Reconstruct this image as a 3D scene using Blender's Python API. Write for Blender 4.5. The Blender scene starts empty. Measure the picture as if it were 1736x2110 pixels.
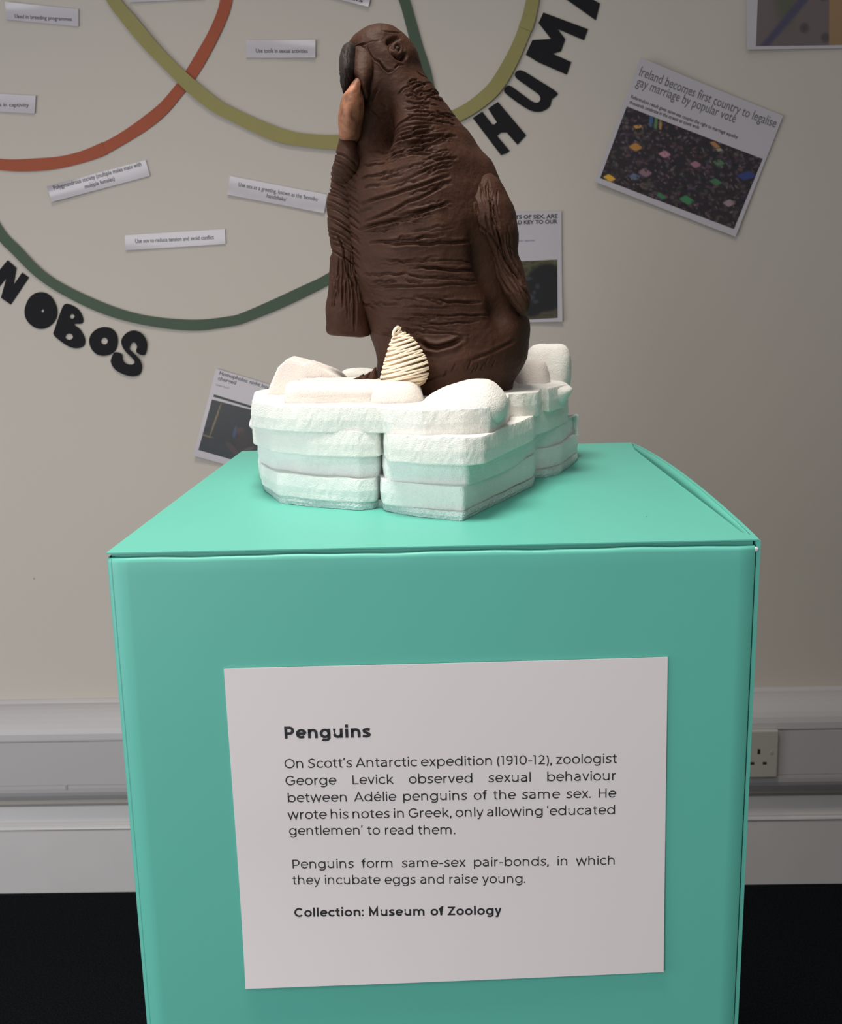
import bpy, bmesh, math, random
import numpy as np
from mathutils import Vector, Matrix

rng = random.Random(7)
nrg = np.random.RandomState(7)
S = bpy.context.scene
COL = S.collection

# ------------------------------------------------------------------ camera, world, lights, exposure
CAM = np.array([0.0169, -0.6812, 1.0435])
PITCH, YAW, ROLL, FPX = 0.1959, -0.0273, -0.0268, 2201.5
_cy, _sy, _cp, _sp = math.cos(YAW), math.sin(YAW), math.cos(PITCH), math.sin(PITCH)
FWD = np.array([_sy*_cp, _cy*_cp, -_sp])
_r = np.array([_cy, -_sy, 0.0]); _u = np.cross(_r, FWD)
RIGHT = _r*math.cos(ROLL) + _u*math.sin(ROLL)
UP = -_r*math.sin(ROLL) + _u*math.cos(ROLL)
cam_d = bpy.data.cameras.new('camera'); cam = bpy.data.objects.new('camera', cam_d); COL.objects.link(cam)
m = Matrix.Identity(4)
for i in range(3):
    m[i][0], m[i][1], m[i][2], m[i][3] = RIGHT[i], UP[i], -FWD[i], CAM[i]
cam.matrix_world = m
cam_d.sensor_fit = 'HORIZONTAL'; cam_d.sensor_width = 36.0; cam_d.lens = 36.0*FPX/1736.0
cam_d.clip_start = 0.01
cam_d.dof.use_dof = True; cam_d.dof.focus_distance = 0.80; cam_d.dof.aperture_fstop = cam_d.lens/1.6
S.camera = cam

W = bpy.data.worlds.new('room_ambient'); S.world = W; W.use_nodes = True
W.node_tree.nodes['Background'].inputs[0].default_value = (0.93, 0.95, 1.0, 1)
W.node_tree.nodes['Background'].inputs[1].default_value = 0.16

def area(name, loc, target, sx, sy, power, col):
    L = bpy.data.lights.new(name, 'AREA'); L.shape = 'RECTANGLE'; L.size = sx; L.size_y = sy
    L.energy = power; L.color = col
    o = bpy.data.objects.new(name, L); COL.objects.link(o); o.location = loc
    d = Vector(target) - Vector(loc)
    o.rotation_euler = d.to_track_quat('-Z', 'Y').to_euler()
    return o
area('ceiling_panel_light', (-0.25, -0.10, 2.55), (-0.25, -0.10, 0), 0.6, 0.6, 12.0, (1.0, 0.93, 0.84)).data.spread = math.radians(100)
area('ceiling_panel_light', (0.1, -1.9, 2.55), (0.1, -1.9, 0), 1.2, 0.6, 16.0, (1.0, 0.94, 0.86))
area('window_daylight', (-1.9, -0.35, 0.85), (0.0, 0.9, 0.5), 1.0, 1.2, 13.0, (0.95, 0.96, 1.0))
area('window_daylight', (-1.2, -1.9, 1.05), (0.0, 0.3, 0.75), 1.1, 1.3, 21.0, (0.97, 0.97, 1.0))
S.view_settings.view_transform = 'Standard'
S.view_settings.look = 'None'
S.view_settings.gamma = 1.0
S.view_settings.use_curve_mapping = False
S.view_settings.exposure = 0.13

# ------------------------------------------------------------------ constants of the place (metres)
TOP = 0.885          # top of the plinth above the floor
WALL = 1.11          # plane of the wall; the plinth's front face is y = 0

def ray(px, py):
    return RIGHT*(px-868)/FPX - UP*(py-1055)/FPX + FWD
def on_y(px, py, Y):
    d = ray(px, py); return CAM + d*((Y-CAM[1])/d[1])
def on_z(px, py, Z):
    d = ray(px, py); return CAM + d*((Z-CAM[2])/d[2])

# ------------------------------------------------------------------ materials
def mat(name, col, rough=0.6, spec=0.5, bump=None, var=0.0, vscale=8, sss=0.0, coat=0.0, metal=0.0):
    M = bpy.data.materials.new(name); M.use_nodes = True
    nt = M.node_tree; b = nt.nodes['Principled BSDF']
    b.inputs['Base Color'].default_value = (*col, 1)
    b.inputs['Roughness'].default_value = rough
    b.inputs['Specular IOR Level'].default_value = spec
    b.inputs['Metallic'].default_value = metal
    if coat: b.inputs['Coat Weight'].default_value = coat; b.inputs['Coat Roughness'].default_value = 0.2
    if sss:
        b.inputs['Subsurface Weight'].default_value = sss
        b.inputs['Subsurface Radius'].default_value = (1, 1, 1)
        b.inputs['Subsurface Scale'].default_value = 0.006
    tc = nt.nodes.new('ShaderNodeTexCoord')
    if var:
        n = nt.nodes.new('ShaderNodeTexNoise'); n.inputs['Scale'].default_value = vscale; n.inputs['Detail'].default_value = 5
        nt.links.new(tc.outputs['Object'], n.inputs['Vector'])
        mx = nt.nodes.new('ShaderNodeMix'); mx.data_type = 'RGBA'
        mx.inputs[6].default_value = (*[c*(1-var) for c in col], 1)
        mx.inputs[7].default_value = (*[min(1, c*(1+var)) for c in col], 1)
        fac = n.outputs['Fac']
        if var > 0.4:
            mr = nt.nodes.new('ShaderNodeMapRange'); mr.inputs['From Min'].default_value = 0.38; mr.inputs['From Max'].default_value = 0.62
            nt.links.new(fac, mr.inputs['Value']); fac = mr.outputs['Result']
        nt.links.new(fac, mx.inputs[0]); nt.links.new(mx.outputs[2], b.inputs['Base Color'])
    if bump:
        scale, strength, dist = bump
        n2 = nt.nodes.new('ShaderNodeTexNoise'); n2.inputs['Scale'].default_value = scale; n2.inputs['Detail'].default_value = 4
        nt.links.new(tc.outputs['Object'], n2.inputs['Vector'])
        bp = nt.nodes.new('ShaderNodeBump'); bp.inputs['Strength'].default_value = strength; bp.inputs['Distance'].default_value = dist
        nt.links.new(n2.outputs['Fac'], bp.inputs['Height']); nt.links.new(bp.outputs['Normal'], b.inputs['Normal'])
    return M

M_WALL = mat('wall_paint', (0.49, 0.447, 0.40), 0.75, 0.25, bump=(350, 0.15, 0.0004), var=0.02, vscale=3)
M_TRIM = mat('trunking_plastic', (0.41, 0.395, 0.40), 0.40, 0.5)
M_SKIRT = mat('skirting_gloss_paint', (0.54, 0.52, 0.52), 0.38, 0.5, bump=(60, 0.1, 0.0005), var=0.04, vscale=14)
M_SEAM = mat('trunking_seam', (0.30, 0.29, 0.29), 0.6)
M_CARPET = mat('charcoal_carpet', (0.0065, 0.008, 0.010), 0.95, 0.05, bump=(700, 0.9, 0.004), var=0.5, vscale=400)
M_CEIL = mat('ceiling_tile', (0.7, 0.7, 0.68), 0.9)
M_TEAL = mat('teal_card', (0.115, 0.475, 0.385), 0.45, 0.45, bump=(25, 0.12, 0.001), var=0.04, vscale=5)
M_TEALIN = mat('teal_card_raw_edge', (0.02, 0.12, 0.10), 0.9)
M_PAPER = mat('white_paper', (0.74, 0.69, 0.695), 0.6, 0.3, var=0.015, vscale=10)
M_SLIP = mat('laminated_slip', (0.47, 0.44, 0.47), 0.22, 0.5)
M_CLIP = mat('laminated_page', (0.46, 0.43, 0.46), 0.28, 0.5)
M_INK = mat('black_ink', (0.018, 0.019, 0.024), 0.6)
M_INKG = mat('grey_ink', (0.10, 0.10, 0.11), 0.6)
M_INKP = mat('purple_ink', (0.25, 0.17, 0.30), 0.6)
M_INKR = mat('red_ink', (0.35, 0.22, 0.24), 0.6)
M_BLACK = mat('black_sugar_paper', (0.012, 0.012, 0.014), 0.85, 0.2)
M_ORANGE = mat('orange_paper', (0.31, 0.075, 0.036), 0.7, 0.3, var=0.06, vscale=20)
M_OLIVE = mat('olive_paper', (0.265, 0.235, 0.09), 0.7, 0.3, var=0.08, vscale=20)
M_GREEN = mat('green_paper', (0.06, 0.09, 0.06), 0.7, 0.3, var=0.08, vscale=15)
M_CLAY = mat('dark_brown_clay', (0.048, 0.0195, 0.0110), 0.62, 0.20, bump=(240, 0.5, 0.0016), var=0.22, vscale=28)
M_CLAYD = mat('black_brown_clay', (0.022, 0.015, 0.014), 0.7, 0.3, bump=(160, 0.6, 0.0015), var=0.3, vscale=60)
M_COPPER = mat('copper_brown_clay', (0.29, 0.125, 0.07), 0.6, 0.35, bump=(160, 0.5, 0.0014), var=0.45, vscale=75)
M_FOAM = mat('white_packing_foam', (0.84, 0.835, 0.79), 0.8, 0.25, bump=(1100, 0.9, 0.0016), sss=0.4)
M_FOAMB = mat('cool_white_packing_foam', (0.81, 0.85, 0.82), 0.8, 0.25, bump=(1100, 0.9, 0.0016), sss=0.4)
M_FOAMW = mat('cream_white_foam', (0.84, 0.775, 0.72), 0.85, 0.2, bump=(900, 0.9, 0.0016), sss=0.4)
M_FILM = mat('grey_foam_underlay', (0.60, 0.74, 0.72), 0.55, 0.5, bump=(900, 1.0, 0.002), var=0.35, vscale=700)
M_CORD = mat('cream_cord', (0.90, 0.76, 0.58), 0.7, 0.3, bump=(900, 0.5, 0.0006), var=0.12, vscale=90)
M_CORE = mat('tan_egg_core', (0.42, 0.30, 0.18), 0.8)
M_PLATE = mat('white_socket_plastic', (0.38, 0.36, 0.33), 0.35)
M_HOLE = mat('socket_hole', (0.01, 0.01, 0.01), 0.8)
M_SPECK = mat('dark_speck', (0.03, 0.03, 0.03), 0.8)

# photographs printed on the clippings: flat print held in a colour attribute, computed below
def print_mat(name):
    M = bpy.data.materials.new(name); M.use_nodes = True
    nt = M.node_tree; a = nt.nodes.new('ShaderNodeAttribute'); a.attribute_name = 'print'
    b = nt.nodes['Principled BSDF']; b.inputs['Roughness'].default_value = 0.35
    nt.links.new(a.outputs['Color'], b.inputs['Base Color']); return M
M_PRINT = print_mat('printed_photograph')

# ------------------------------------------------------------------ helpers
def tag(o, label=None, cat=None, group=None, kind=None):
    if label: o['label'] = label
    if cat: o['category'] = cat
    if group: o['group'] = group
    if kind: o['kind'] = kind
    return o
def empty(name, loc=(0, 0, 0)):
    o = bpy.data.objects.new(name, None); COL.objects.link(o); o.location = loc; o.empty_display_size = 0.05
    return o
def link(name, me, m=None, parent=None, smooth=False):
    if m is not None: me.materials.append(m)
    o = bpy.data.objects.new(name, me); COL.objects.link(o)
    if smooth: me.polygons.foreach_set('use_smooth', [True]*len(me.polygons))
    if parent is not None:
        o.parent = parent
        o.matrix_parent_inverse = Matrix.Translation(parent.location).inverted()
    return o
def mesh(name, vs, fs, m=None, parent=None, smooth=False):
    me = bpy.data.meshes.new(name); me.from_pydata([tuple(map(float, v)) for v in vs], [], fs); me.update()
    return link(name, me, m, parent, smooth)
def bm_obj(name, bm, m, parent=None, smooth=False):
    bmesh.ops.recalc_face_normals(bm, faces=bm.faces)
    me = bpy.data.meshes.new(name); bm.to_mesh(me); bm.free(); return link(name, me, m, parent, smooth)
def box_bm(x0, x1, y0, y1, z0, z1, bev=0.0, seg=2, bm=None):
    own = bm is None
    if own: bm = bmesh.new()
    r = bmesh.ops.create_cube(bm, size=1.0)
    for v in r['verts']:
        v.co = Vector((x0 if v.co.x < 0 else x1, y0 if v.co.y < 0 else y1, z0 if v.co.z < 0 else z1))
    if bev and own: bmesh.ops.bevel(bm, geom=bm.edges[:], offset=bev, segments=seg, affect='EDGES', profile=0.5)
    return bm
def crom(P, n, closed=False):
    """Catmull-Rom through the rows of P, n samples per span."""
    P = np.asarray(P, float); N = len(P); out = []
    rngk = range(N if closed else N-1)
    for i in rngk:
        if closed: p0, p1, p2, p3 = P[(i-1) % N], P[i], P[(i+1) % N], P[(i+2) % N]
        else: p0, p1, p2, p3 = P[max(i-1, 0)], P[i], P[i+1], P[min(i+2, N-1)]
        for k in range(n):
            t = k/n
            out.append(0.5*((2*p1)+(-p0+p2)*t+(2*p0-5*p1+4*p2-p3)*t*t+(-p0+3*p1-3*p2+p3)*t**3))
    if not closed: out.append(P[-1])
    return np.array(out)
def resample(P, n, closed=False):
    P = np.asarray(P, float)
    if closed: P = np.vstack([P, P[:1]])
    d = np.r_[0, np.cumsum(np.linalg.norm(np.diff(P, axis=0), axis=1))]
    t = np.linspace(0, d[-1], n+1)[:-1] if closed else np.linspace(0, d[-1], n)
    return np.stack([np.interp(t, d, P[:, k]) for k in range(P.shape[1])], 1)
class Waves:
    """smooth 3-D noise as a sum of sines"""
    def __init__(s, freq, n=24, seed=1):
        r = np.random.RandomState(seed); s.k = r.randn(n, 3); s.k *= (freq*r.uniform(.5, 1.5, (n, 1))/np.linalg.norm(s.k, axis=1, keepdims=True))
        s.p = r.uniform(0, 6.28, n); s.n = n
    def __call__(s, P): return np.sin(P@s.k.T+s.p).sum(1)/math.sqrt(s.n)

# ------------------------------------------------------------------ the setting
def struct(o): o['kind'] = 'structure'; return o
struct(bm_obj('wall_back', box_bm(-2.6, 2.4, WALL, WALL+0.1, -0.05, 2.6), M_WALL))
struct(bm_obj('floor', box_bm(-2.6, 2.4, -3.0, WALL, -0.05, 0.0), M_CARPET))
struct(bm_obj('wall_right', box_bm(2.4, 2.5, -3.0, WALL, -0.05, 2.6), M_WALL))

def profile(name, pts, m, x0=-2.6, x1=2.4, parent=None, smooth=False):
    vs, fs = [], []
    for x in (x0, x1):
        for (y, z) in pts: vs.append((x, y, z))
    n = len(pts)
    for i in range(n):
        j = (i+1) % n; fs.append((i, j, n+j, n+i))
    fs.append(tuple(range(n))[::-1]); fs.append(tuple(range(n, 2*n)))
    return mesh(name, vs, fs, m, parent, smooth)
# skirting: flat board, small lip, sloping ledge
sk = struct(profile('baseboard_back', [(WALL, 0), (1.08, 0), (1.08, 0.1225), (1.0788, 0.1245), (1.0775, 0.1262), (1.0785, 0.1295),
                                (1.0815, 0.1305), (1.0815, 0.1335), (1.086, 0.137), (1.1005, 0.1600), (WALL, 0.1605)], M_SKIRT))
# dado trunking: curved top cover, flat face, rolled underside
tp = [(WALL, 0.3620), (1.1075, 0.3620), (1.1035, 0.3590)]
for k in range(9):
    a = k/8*math.pi/2; tp.append((1.102-0.052*math.sin(a), 0.3100+0.0470*math.cos(a)))
tp += [(1.0500, 0.3075), (1.0530, 0.3070), (1.0530, 0.3052), (1.0500, 0.3047), (1.0500, 0.2250), (1.0512, 0.2248), (1.0512, 0.2240), (1.0500, 0.2238)]
for k in range(8):
    a = k/7*math.pi/2; tp.append((1.050+0.034*(1-math.cos(a)), 0.2180-0.034*math.sin(a)))
tp += [(WALL, 0.184)]
tr = struct(profile('trim_1', tp, M_TRIM))
p = on_y(137, 1622, 1.05)
struct(bm_obj('cover_clip', box_bm(p[0]-.002, p[0]+.002, 1.0492, 1.0502, p[2]-.004, p[2]+.004), M_SEAM, tr))

# twin socket on the trunking
px1, pz0 = on_y(1603, 1600, 1.04)[0], on_y(1600, 1603, 1.04)[2]
sx0, sx1, sz0, sz1 = px1-0.146, px1, pz0, pz0+0.086
so = empty('wall_socket', ((sx0+sx1)/2, 1.05, sz0))
tag(so, 'white twin plug socket on the grey trunking, half hidden behind the plinth', 'socket')
bm_obj('face_plate', box_bm(sx0, sx1, 1.041, 1.05, sz0, sz1, 0.0025, 3), M_PLATE, so, False)
for cx in (sx1-0.033, sx0+0.033):
    zc = sz0+0.036
    for dx, dz, w, h in ((0, 0.0125, .0022, .0042), (-.0105, -0.009, .0032, .0022), (.0105, -0.009, .0032, .0022)):
        bm_obj('pin_hole', box_bm(cx+dx-w, cx+dx+w, 1.0405, 1.0415, zc+dz-h, zc+dz+h), M_HOLE, so)
for cx in (sx1-0.0115, sx0+0.0115):
    bm = bmesh.new(); bmesh.ops.create_cone(bm, cap_ends=True, segments=16, radius1=.0028, radius2=.0024, depth=.0012)
    bmesh.ops.rotate(bm, verts=bm.verts, matrix=Matrix.Rotation(math.pi/2, 3, 'X')); bmesh.ops.translate(bm, verts=bm.verts, vec=(cx, 1.0406, sz0+0.046))
    bm_obj('screw', bm, M_SEAM, so)
# small blemish on the wall
p = on_y(70, 1192, WALL)
bm = bmesh.new(); bmesh.ops.create_icosphere(bm, subdivisions=2, radius=0.0018)
for v in bm.verts: v.co.y *= 0.4
bmesh.ops.translate(bm, verts=bm.verts, vec=(p[0], WALL, p[2]))
tag(bm_obj('wall_pin', bm, M_SEAM, None, True), 'tiny dark pin mark on bare wall left of the plinth', 'pin')

# ------------------------------------------------------------------ things on the wall
def strip(name, pts, width, m, parent, off, w0=0.0005, ends=True):
    """flat paper strip along wall points, slightly rippled, with real thickness"""
    P = np.array([[q[0], q[2]] for q in pts]); n = len(P)
    T = np.gradient(P, axis=0); T /= np.linalg.norm(T, axis=1)[:, None]
    Nn = np.stack([-T[:, 1], T[:, 0]], 1)
    ph = rng.uniform(0, 6)
    vs = []
    for i in range(n):
        w = width/2*(1+.05*math.sin(i*.37+ph))
        lift = off + 0.0004*(1+math.sin(i*.31+ph))
        tilt = 0.0003*math.sin(i*.21+ph*2)
        for s, yy in ((-1, 0), (1, 0), (1, w0), (-1, w0)):
            q = P[i]+Nn[i]*w*s
            vs.append((q[0], WALL-(lift+s*tilt)-yy, q[1]))
    fs = []
    for i in range(n-1):
        a, b = 4*i, 4*i+4
        for k in range(4): fs.append((a+k, a+(k+1) % 4, b+(k+1) % 4, b+k))
    fs += [(3, 2, 1, 0), (4*n-4, 4*n-3, 4*n-2, 4*n-1)]
    return mesh(name, vs, fs, m, parent)

def loop(name, label, pxpts, width_px, m, off, cuts):
    C = crom([on_y(x, y, WALL) for x, y in pxpts], 10, closed=True)
    C = resample(C, 240, closed=True)
    c = C.mean(0); e = empty(name, (c[0], WALL, c[2])); tag(e, label, 'paper ring', 'paper rings of the wall diagram')
    wm = width_px*(WALL-CAM[1])/FPX
    cuts = sorted(cuts)
    idx = []
    for (cx, cy) in cuts:
        q = on_y(cx, cy, WALL); idx.append(int(np.argmin(np.linalg.norm(C-q, axis=1))))
    idx = sorted(idx)
    for k, i0 in enumerate(idx):
        i1 = idx[(k+1) % len(idx)]
        if i1 <= i0: i1 += 240
        seg = [C[j % 240] for j in range(i0-1, i1+2)]
        strip('paper_strip', seg, wm, m, e, off+0.0006*(k % 2))
    return e
loop('paper_ring', 'orange paper ring on the wall, running down to the left edge',
     [(467, 0), (442, 69), (393, 155), (368, 188), (332, 229), (276, 271), (207, 310), (138, 332), (69, 340), (0, 339), (-100, 320), (-220, 250),
      (-300, 150), (-330, 20), (-310, -120), (-240, -230), (-120, -310), (20, -350), (180, -330), (320, -260), (420, -150), (460, -60)], 23, M_ORANGE, 0.001,
     [(207, 310), (-300, 150), (180, -330)])
loop('paper_ring', 'dark green paper ring on the wall passing behind the clay penguin',
     [(0, 478), (36, 517), (83, 564), (138, 600), (221, 638), (304, 660.5), (401, 670), (480, 661), (504, 654), (569, 627), (633, 597), (678, 574), (760, 520), (835, 430), (878, 320),
      (888, 220), (879, 155), (862, 103), (849, 55), (833, 0), (810, -50), (760, -130), (660, -220), (500, -290), (340, -300), (180, -250), (50, -150), (-30, -20),
      (-75, 130), (-70, 270), (-45, 390)], 21, M_GREEN, 0.0025, [(569, 627), (500, -290), (-75, 130)])
loop('paper_ring', 'olive yellow paper ring on the wall crossing over the orange one',
     [(235, 0), (265, 39), (318, 102), (387, 171), (442, 216), (482, 238), (537, 264), (585, 282), (640, 291), (707, 294), (800, 286), (880, 265), (942, 239), (981, 216),
      (1020, 181), (1052, 129), (1078, 71), (1094, 19), (1108, -80), (1100, -190), (1040, -310), (940, -390), (800, -430), (650, -430), (480, -390), (340, -300), (250, -180),
      (215, -60)], 26, M_OLIVE, 0.0045, [(265, 39), (585, 282), (1020, 181), (1084, 50), (800, -430)])

def wall_poly(name, outline, holes, off, th, m, smooth=0):
    """flat cut-out with holes and thickness standing just off the wall"""
    cu = bpy.data.curves.new(name, 'CURVE'); cu.dimensions = '2D'; cu.fill_mode = 'BOTH'
    for pts in [outline]+holes:
        sp = cu.splines.new('POLY'); sp.points.add(len(pts)-1); sp.use_cyclic_u = True
        for i, q in enumerate(pts): sp.points[i].co = (q[0], q[1], 0, 1)
    cu.extrude = th/2
    o = bpy.data.objects.new('tmp', cu); COL.objects.link(o)
    dg = bpy.context.evaluated_depsgraph_get(); me = bpy.data.meshes.new_from_object(o.evaluated_get(dg))
    bpy.data.objects.remove(o); bpy.data.curves.remove(cu)
    for v in me.vertices:
        x, z, d = v.co; v.co = (x, WALL-off-th/2-d, z)
    me.name = name
    return link(name, me, m)
def letter(label, crop, pts, holes=(), smooth=True, name='cutout_letter', group=None, off=0.001):
    ox, oy, s = crop
    f = lambda q: on_y(ox+q[0]/s, oy+q[1]/s, WALL)[[0, 2]]
    O = [f(q) for q in pts]
    if smooth: O = list(crom(O, 5, closed=True))
    H = []
    for (hx, hy, rx, ry) in holes:
        H.append([f((hx+rx*math.cos(t), hy+ry*math.sin(t))) for t in np.linspace(0, 2*math.pi, 20, endpoint=False)])
    o = wall_poly(name, O, H, off, 0.0012, M_BLACK)
    return tag(o, label, 'letter', group)
L5, L8 = (0, 420, 3.617), (820, 0, 3.102)
ell = lambda cx, cy, rx, ry, n=16, w=.03: [(cx+rx*(1+w*math.sin(3*t+cx))*math.cos(t), cy+ry*(1+w*math.cos(2*t+cy))*math.sin(t)) for t in np.linspace(0, 2*math.pi, n, endpoint=False)]
letter('black cut-out paper letter N cut off by the left edge of the picture', L5, [(60, 420), (125, 478), (103, 606), (168, 512), (217, 548), (82, 750), (10, 700), (52, 548), (-45, 668), (-105, 622)], smooth=False)
letter('large black cut-out letter O with a pinprick hole beside the letter N', L5, ell(308, 795, 122, 134), [(320, 797, 11, 12)])
letter('black cut-out letter B between the two letters O', L5, [(480, 752), (525, 750), (585, 785), (620, 845), (615, 890), (555, 898), (600, 935), (635, 1000), (630, 1052), (590, 1075), (540, 1072), (485, 1045), (405, 978), (412, 930), (445, 830)],
       [(540, 838, 18, 17), (518, 990, 29, 23)])
letter('small black cut-out letter O with a clear round hole beside the S', L5, ell(777, 1025, 107, 110), [(780, 1022, 26, 25)])
letter('black cut-out letter S at the lower end of the arc of letters', L5, [(1000, 943), (1055, 962), (1092, 1010), (1100, 1060), (1077, 1128), (1020, 1104), (1026, 1060), (1002, 1030), (975, 1045), (970, 1082), (1000, 1112), (1045, 1160), (1062, 1212), (1045, 1265),
       (1000, 1285), (940, 1275), (870, 1240), (832, 1185), (838, 1140), (862, 1105), (912, 1120), (920, 1162), (945, 1190), (985, 1197), (1008, 1180), (990, 1150), (940, 1100), (912, 1050), (912, 1005), (950, 960)], off=0.0024)
letter('black cut-out letter H just right of the clay penguin', L8, [(640, 652), (820, 865), (765, 925), (697, 848), (660, 848), (634, 868), (715, 965), (692, 982), (660, 992), (480, 755), (540, 715), (603, 795), (618, 796), (634, 782), (578, 695)], smooth=False)
letter('black cut-out letter U between the letters H and M', L8, [(785, 450), (900, 515), (1015, 590), (1008, 618), (985, 636), (970, 682), (925, 712), (875, 715), (825, 695), (750, 645), (680, 585), (712, 548), (790, 600), (860, 650), (895, 656), (911, 635), (900, 605), (840, 560), (750, 490)])
letter('black cut-out letter M above the letter U', L8, [(930, 82), (1215, 188), (1190, 258), (1020, 186), (1070, 252), (1042, 330), (990, 345), (1108, 398), (1080, 478), (900, 400), (818, 350), (860, 258), (980, 250), (900, 148)], smooth=False)
letter('black cut-out letter A cut off by the top of the picture', L8, [(975, -75), (1265, 130), (1292, 25), (1215, -20), (1235, -90), (1330, -100), (1350, -185), (1010, -165)], smooth=False)

# --- paper pages and slips, with curl; lettering follows the same curl
class Sheet:
    def __init__(s, name, TL, TR, BR, BL, m, label, cat, off=0.0012, th=0.0005, curl=(0.003, 0.002, 0.002, 0.003), group=None):
        P = [on_y(x, y, WALL)[[0, 2]] for x, y in (TL, TR, BR, BL)]
        s.o = (P[0]+P[1]+P[2]+P[3])/4
        s.U = ((P[1]-P[0])+(P[2]-P[3]))/4; s.V = ((P[0]-P[3])+(P[1]-P[2]))/4
        s.M = np.linalg.inv(np.stack([s.U, s.V], 1)); s.off = off; s.th = th; s.curl = curl
        s.e = empty(name, (s.o[0], WALL, s.o[1])); tag(s.e, label, cat, group)
        nu, nv = 24, 12; vs, fs = [], []
        for side in (0, 1):
            for j in range(nv+1):
                for i in range(nu+1):
                    u, v = 2*i/nu-1, 2*j/nv-1
                    q = s.o+s.U*u+s.V*v; vs.append((q[0], WALL-s.lift(u, v)-(th if side else 0), q[1]))
        N = (nu+1)*(nv+1)
        for j in range(nv):
            for i in range(nu):
                a = j*(nu+1)+i; fs.append((a, a+nu+1, a+nu+2, a+1)); fs.append((N+a, N+a+1, N+a+nu+2, N+a+nu+1))
        for i in range(nu):
            a = i; fs.append((a, a+1, N+a+1, N+a)); a = nv*(nu+1)+i; fs.append((a, N+a, N+a+1, a+1))
        for j in range(nv):
            a = j*(nu+1); b = a+nu+1; fs.append((a, N+a, N+b, b)); a += nu; b += nu; fs.append((a, b, N+b, N+a))
        mesh('sheet', vs, fs, m, s.e)
    def lift(s, u, v):
        u = max(-1.05, min(1.05, u)); v = max(-1.05, min(1.05, v))
        tl, tr, br, bl = s.curl
        a, b = (1-u)/2, (1+u)/2; c, d = (1-v)/2, (1+v)/2
        return s.off + (tl*(a*d)**2+tr*(b*d)**2+br*(b*c)**2+bl*(a*c)**2)
    def put(s, P2, extra):
        uv = (s.M@(np.asarray(P2).T-s.o[:, None])).T
        return [(q[0], WALL-s.lift(*w)-s.th-extra, q[1]) for q, w in zip(P2, uv)]
    def text(s, body, a, b, h, m, bold=0.0, extra=0.00025):
        """lettering from pixel baseline a to b; h = cap height in pixels"""
        me = text_mesh(body, bold)
        V = np.array([v.co[:2] for v in me.vertices])
        x0, x1 = V[:, 0].min(), V[:, 0].max()
        A, B = on_y(*a, WALL)[[0, 2]], on_y(*b, WALL)[[0, 2]]
        X = (B-A)/(x1-x0); n = X/np.linalg.norm(X); up = np.array([-n[1], n[0]])*h*(WALL-CAM[1])/FPX/0.70
        P2 = A+(V[:, :1]-x0)*X+V[:, 1:]*up
        for v, q in zip(me.vertices, s.put(P2, extra)): v.co = q
        return link('lettering', me, m, s.e)
    def photo(s, TL, TR, BR, BL, nx, ny, fn, extra=0.0002):
        P = [on_y(x, y, WALL)[[0, 2]] for x, y in (TL, TR, BR, BL)]
        g = []
        for j in range(ny+1):
            for i in range(nx+1):
                u, v = i/nx, j/ny; g.append((P[0]*(1-u)+P[1]*u)*(1-v)+(P[3]*(1-u)+P[2]*u)*v)
        vs = s.put(np.array(g), extra)
        fs = [(j*(nx+1)+i, (j+1)*(nx+1)+i, (j+1)*(nx+1)+i+1, j*(nx+1)+i+1) for j in range(ny) for i in range(nx)]
        o = mesh('printed_photo', vs, fs, M_PRINT, s.e)
        X, Y = np.meshgrid(np.linspace(0, 1, nx+1), np.linspace(0, 1, ny+1))
        C = np.clip(fn(X, Y), 0, 1).reshape(-1, 3)
        at = o.data.color_attributes.new('print', 'FLOAT_COLOR', 'POINT')
        at.data.foreach_set('color', np.c_[C, np.ones(len(C))].astype('f').ravel())
        return o
def text_mesh(body, bold=0.0):
    cu = bpy.data.curves.new('t', 'FONT'); cu.body = body; cu.size = 1.0; cu.offset = bold; cu.resolution_u = 3
    o = bpy.data.objects.new('t', cu); COL.objects.link(o)
    dg = bpy.context.evaluated_depsgraph_get(); me = bpy.data.meshes.new_from_object(o.evaluated_get(dg))
    bpy.data.objects.remove(o); bpy.data.curves.remove(cu)
    me.name = 'lettering'; me.materials.clear(); return me

s = Sheet('paper_slip', (12, 4), (164, 21), (162, 54), (15, 43), M_SLIP, 'crinkled laminated slip at the top left about breeding programmes', 'paper slip', curl=(.004, .001, .001, .003))
s.text('Used in breeding programmes', (32, 38), (149, 44), 7, M_INK, .008)
s = Sheet('paper_slip', (-70, 190), (75, 198), (73, 235), (-72, 227), M_SLIP, 'laminated slip cut off by the left edge reading in captivity', 'paper slip')
s.text('siblings in captivity', (-30, 219), (61, 221), 7, M_INK, .008)
s = Sheet('paper_slip', (264, -38), (420, -45), (424, -2), (268, 7), M_SLIP, 'slip of which only the lower edge shows at the top, between olive and orange bands', 'paper slip')
s = Sheet('paper_slip', (600, -70), (770, -28), (760, 18), (590, -30), M_SLIP, 'tilted slip at the top just left of the penguin head, mostly out of frame', 'paper slip', curl=(.001, .002, .005, .002))
s.text('individuals', (640, -22), (748, 7), 9, M_INK, .01)
s = Sheet('paper_slip', (508, 83), (651, 84), (651, 120), (508, 120), M_SLIP, 'level white slip left of the penguin head inside the rings', 'paper slip', curl=(.001, .004, .004, .001))
s.text('Use tools in sexual activities', (528, 109), (635, 110), 7.5, M_INK, .008)
s = Sheet('paper_slip', (98, 382), (302, 333), (309, 360), (109, 420), M_SLIP, 'two-line slip tilted up to the right below the orange ring', 'paper slip', curl=(.006, .001, .001, .004))
s.text('Polygynandrous society (multiple males mate with', (114, 392), (293, 342), 8, M_INK, .008)
s.text('multiple females)', (177, 389), (238, 372), 8, M_INK, .008)
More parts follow.
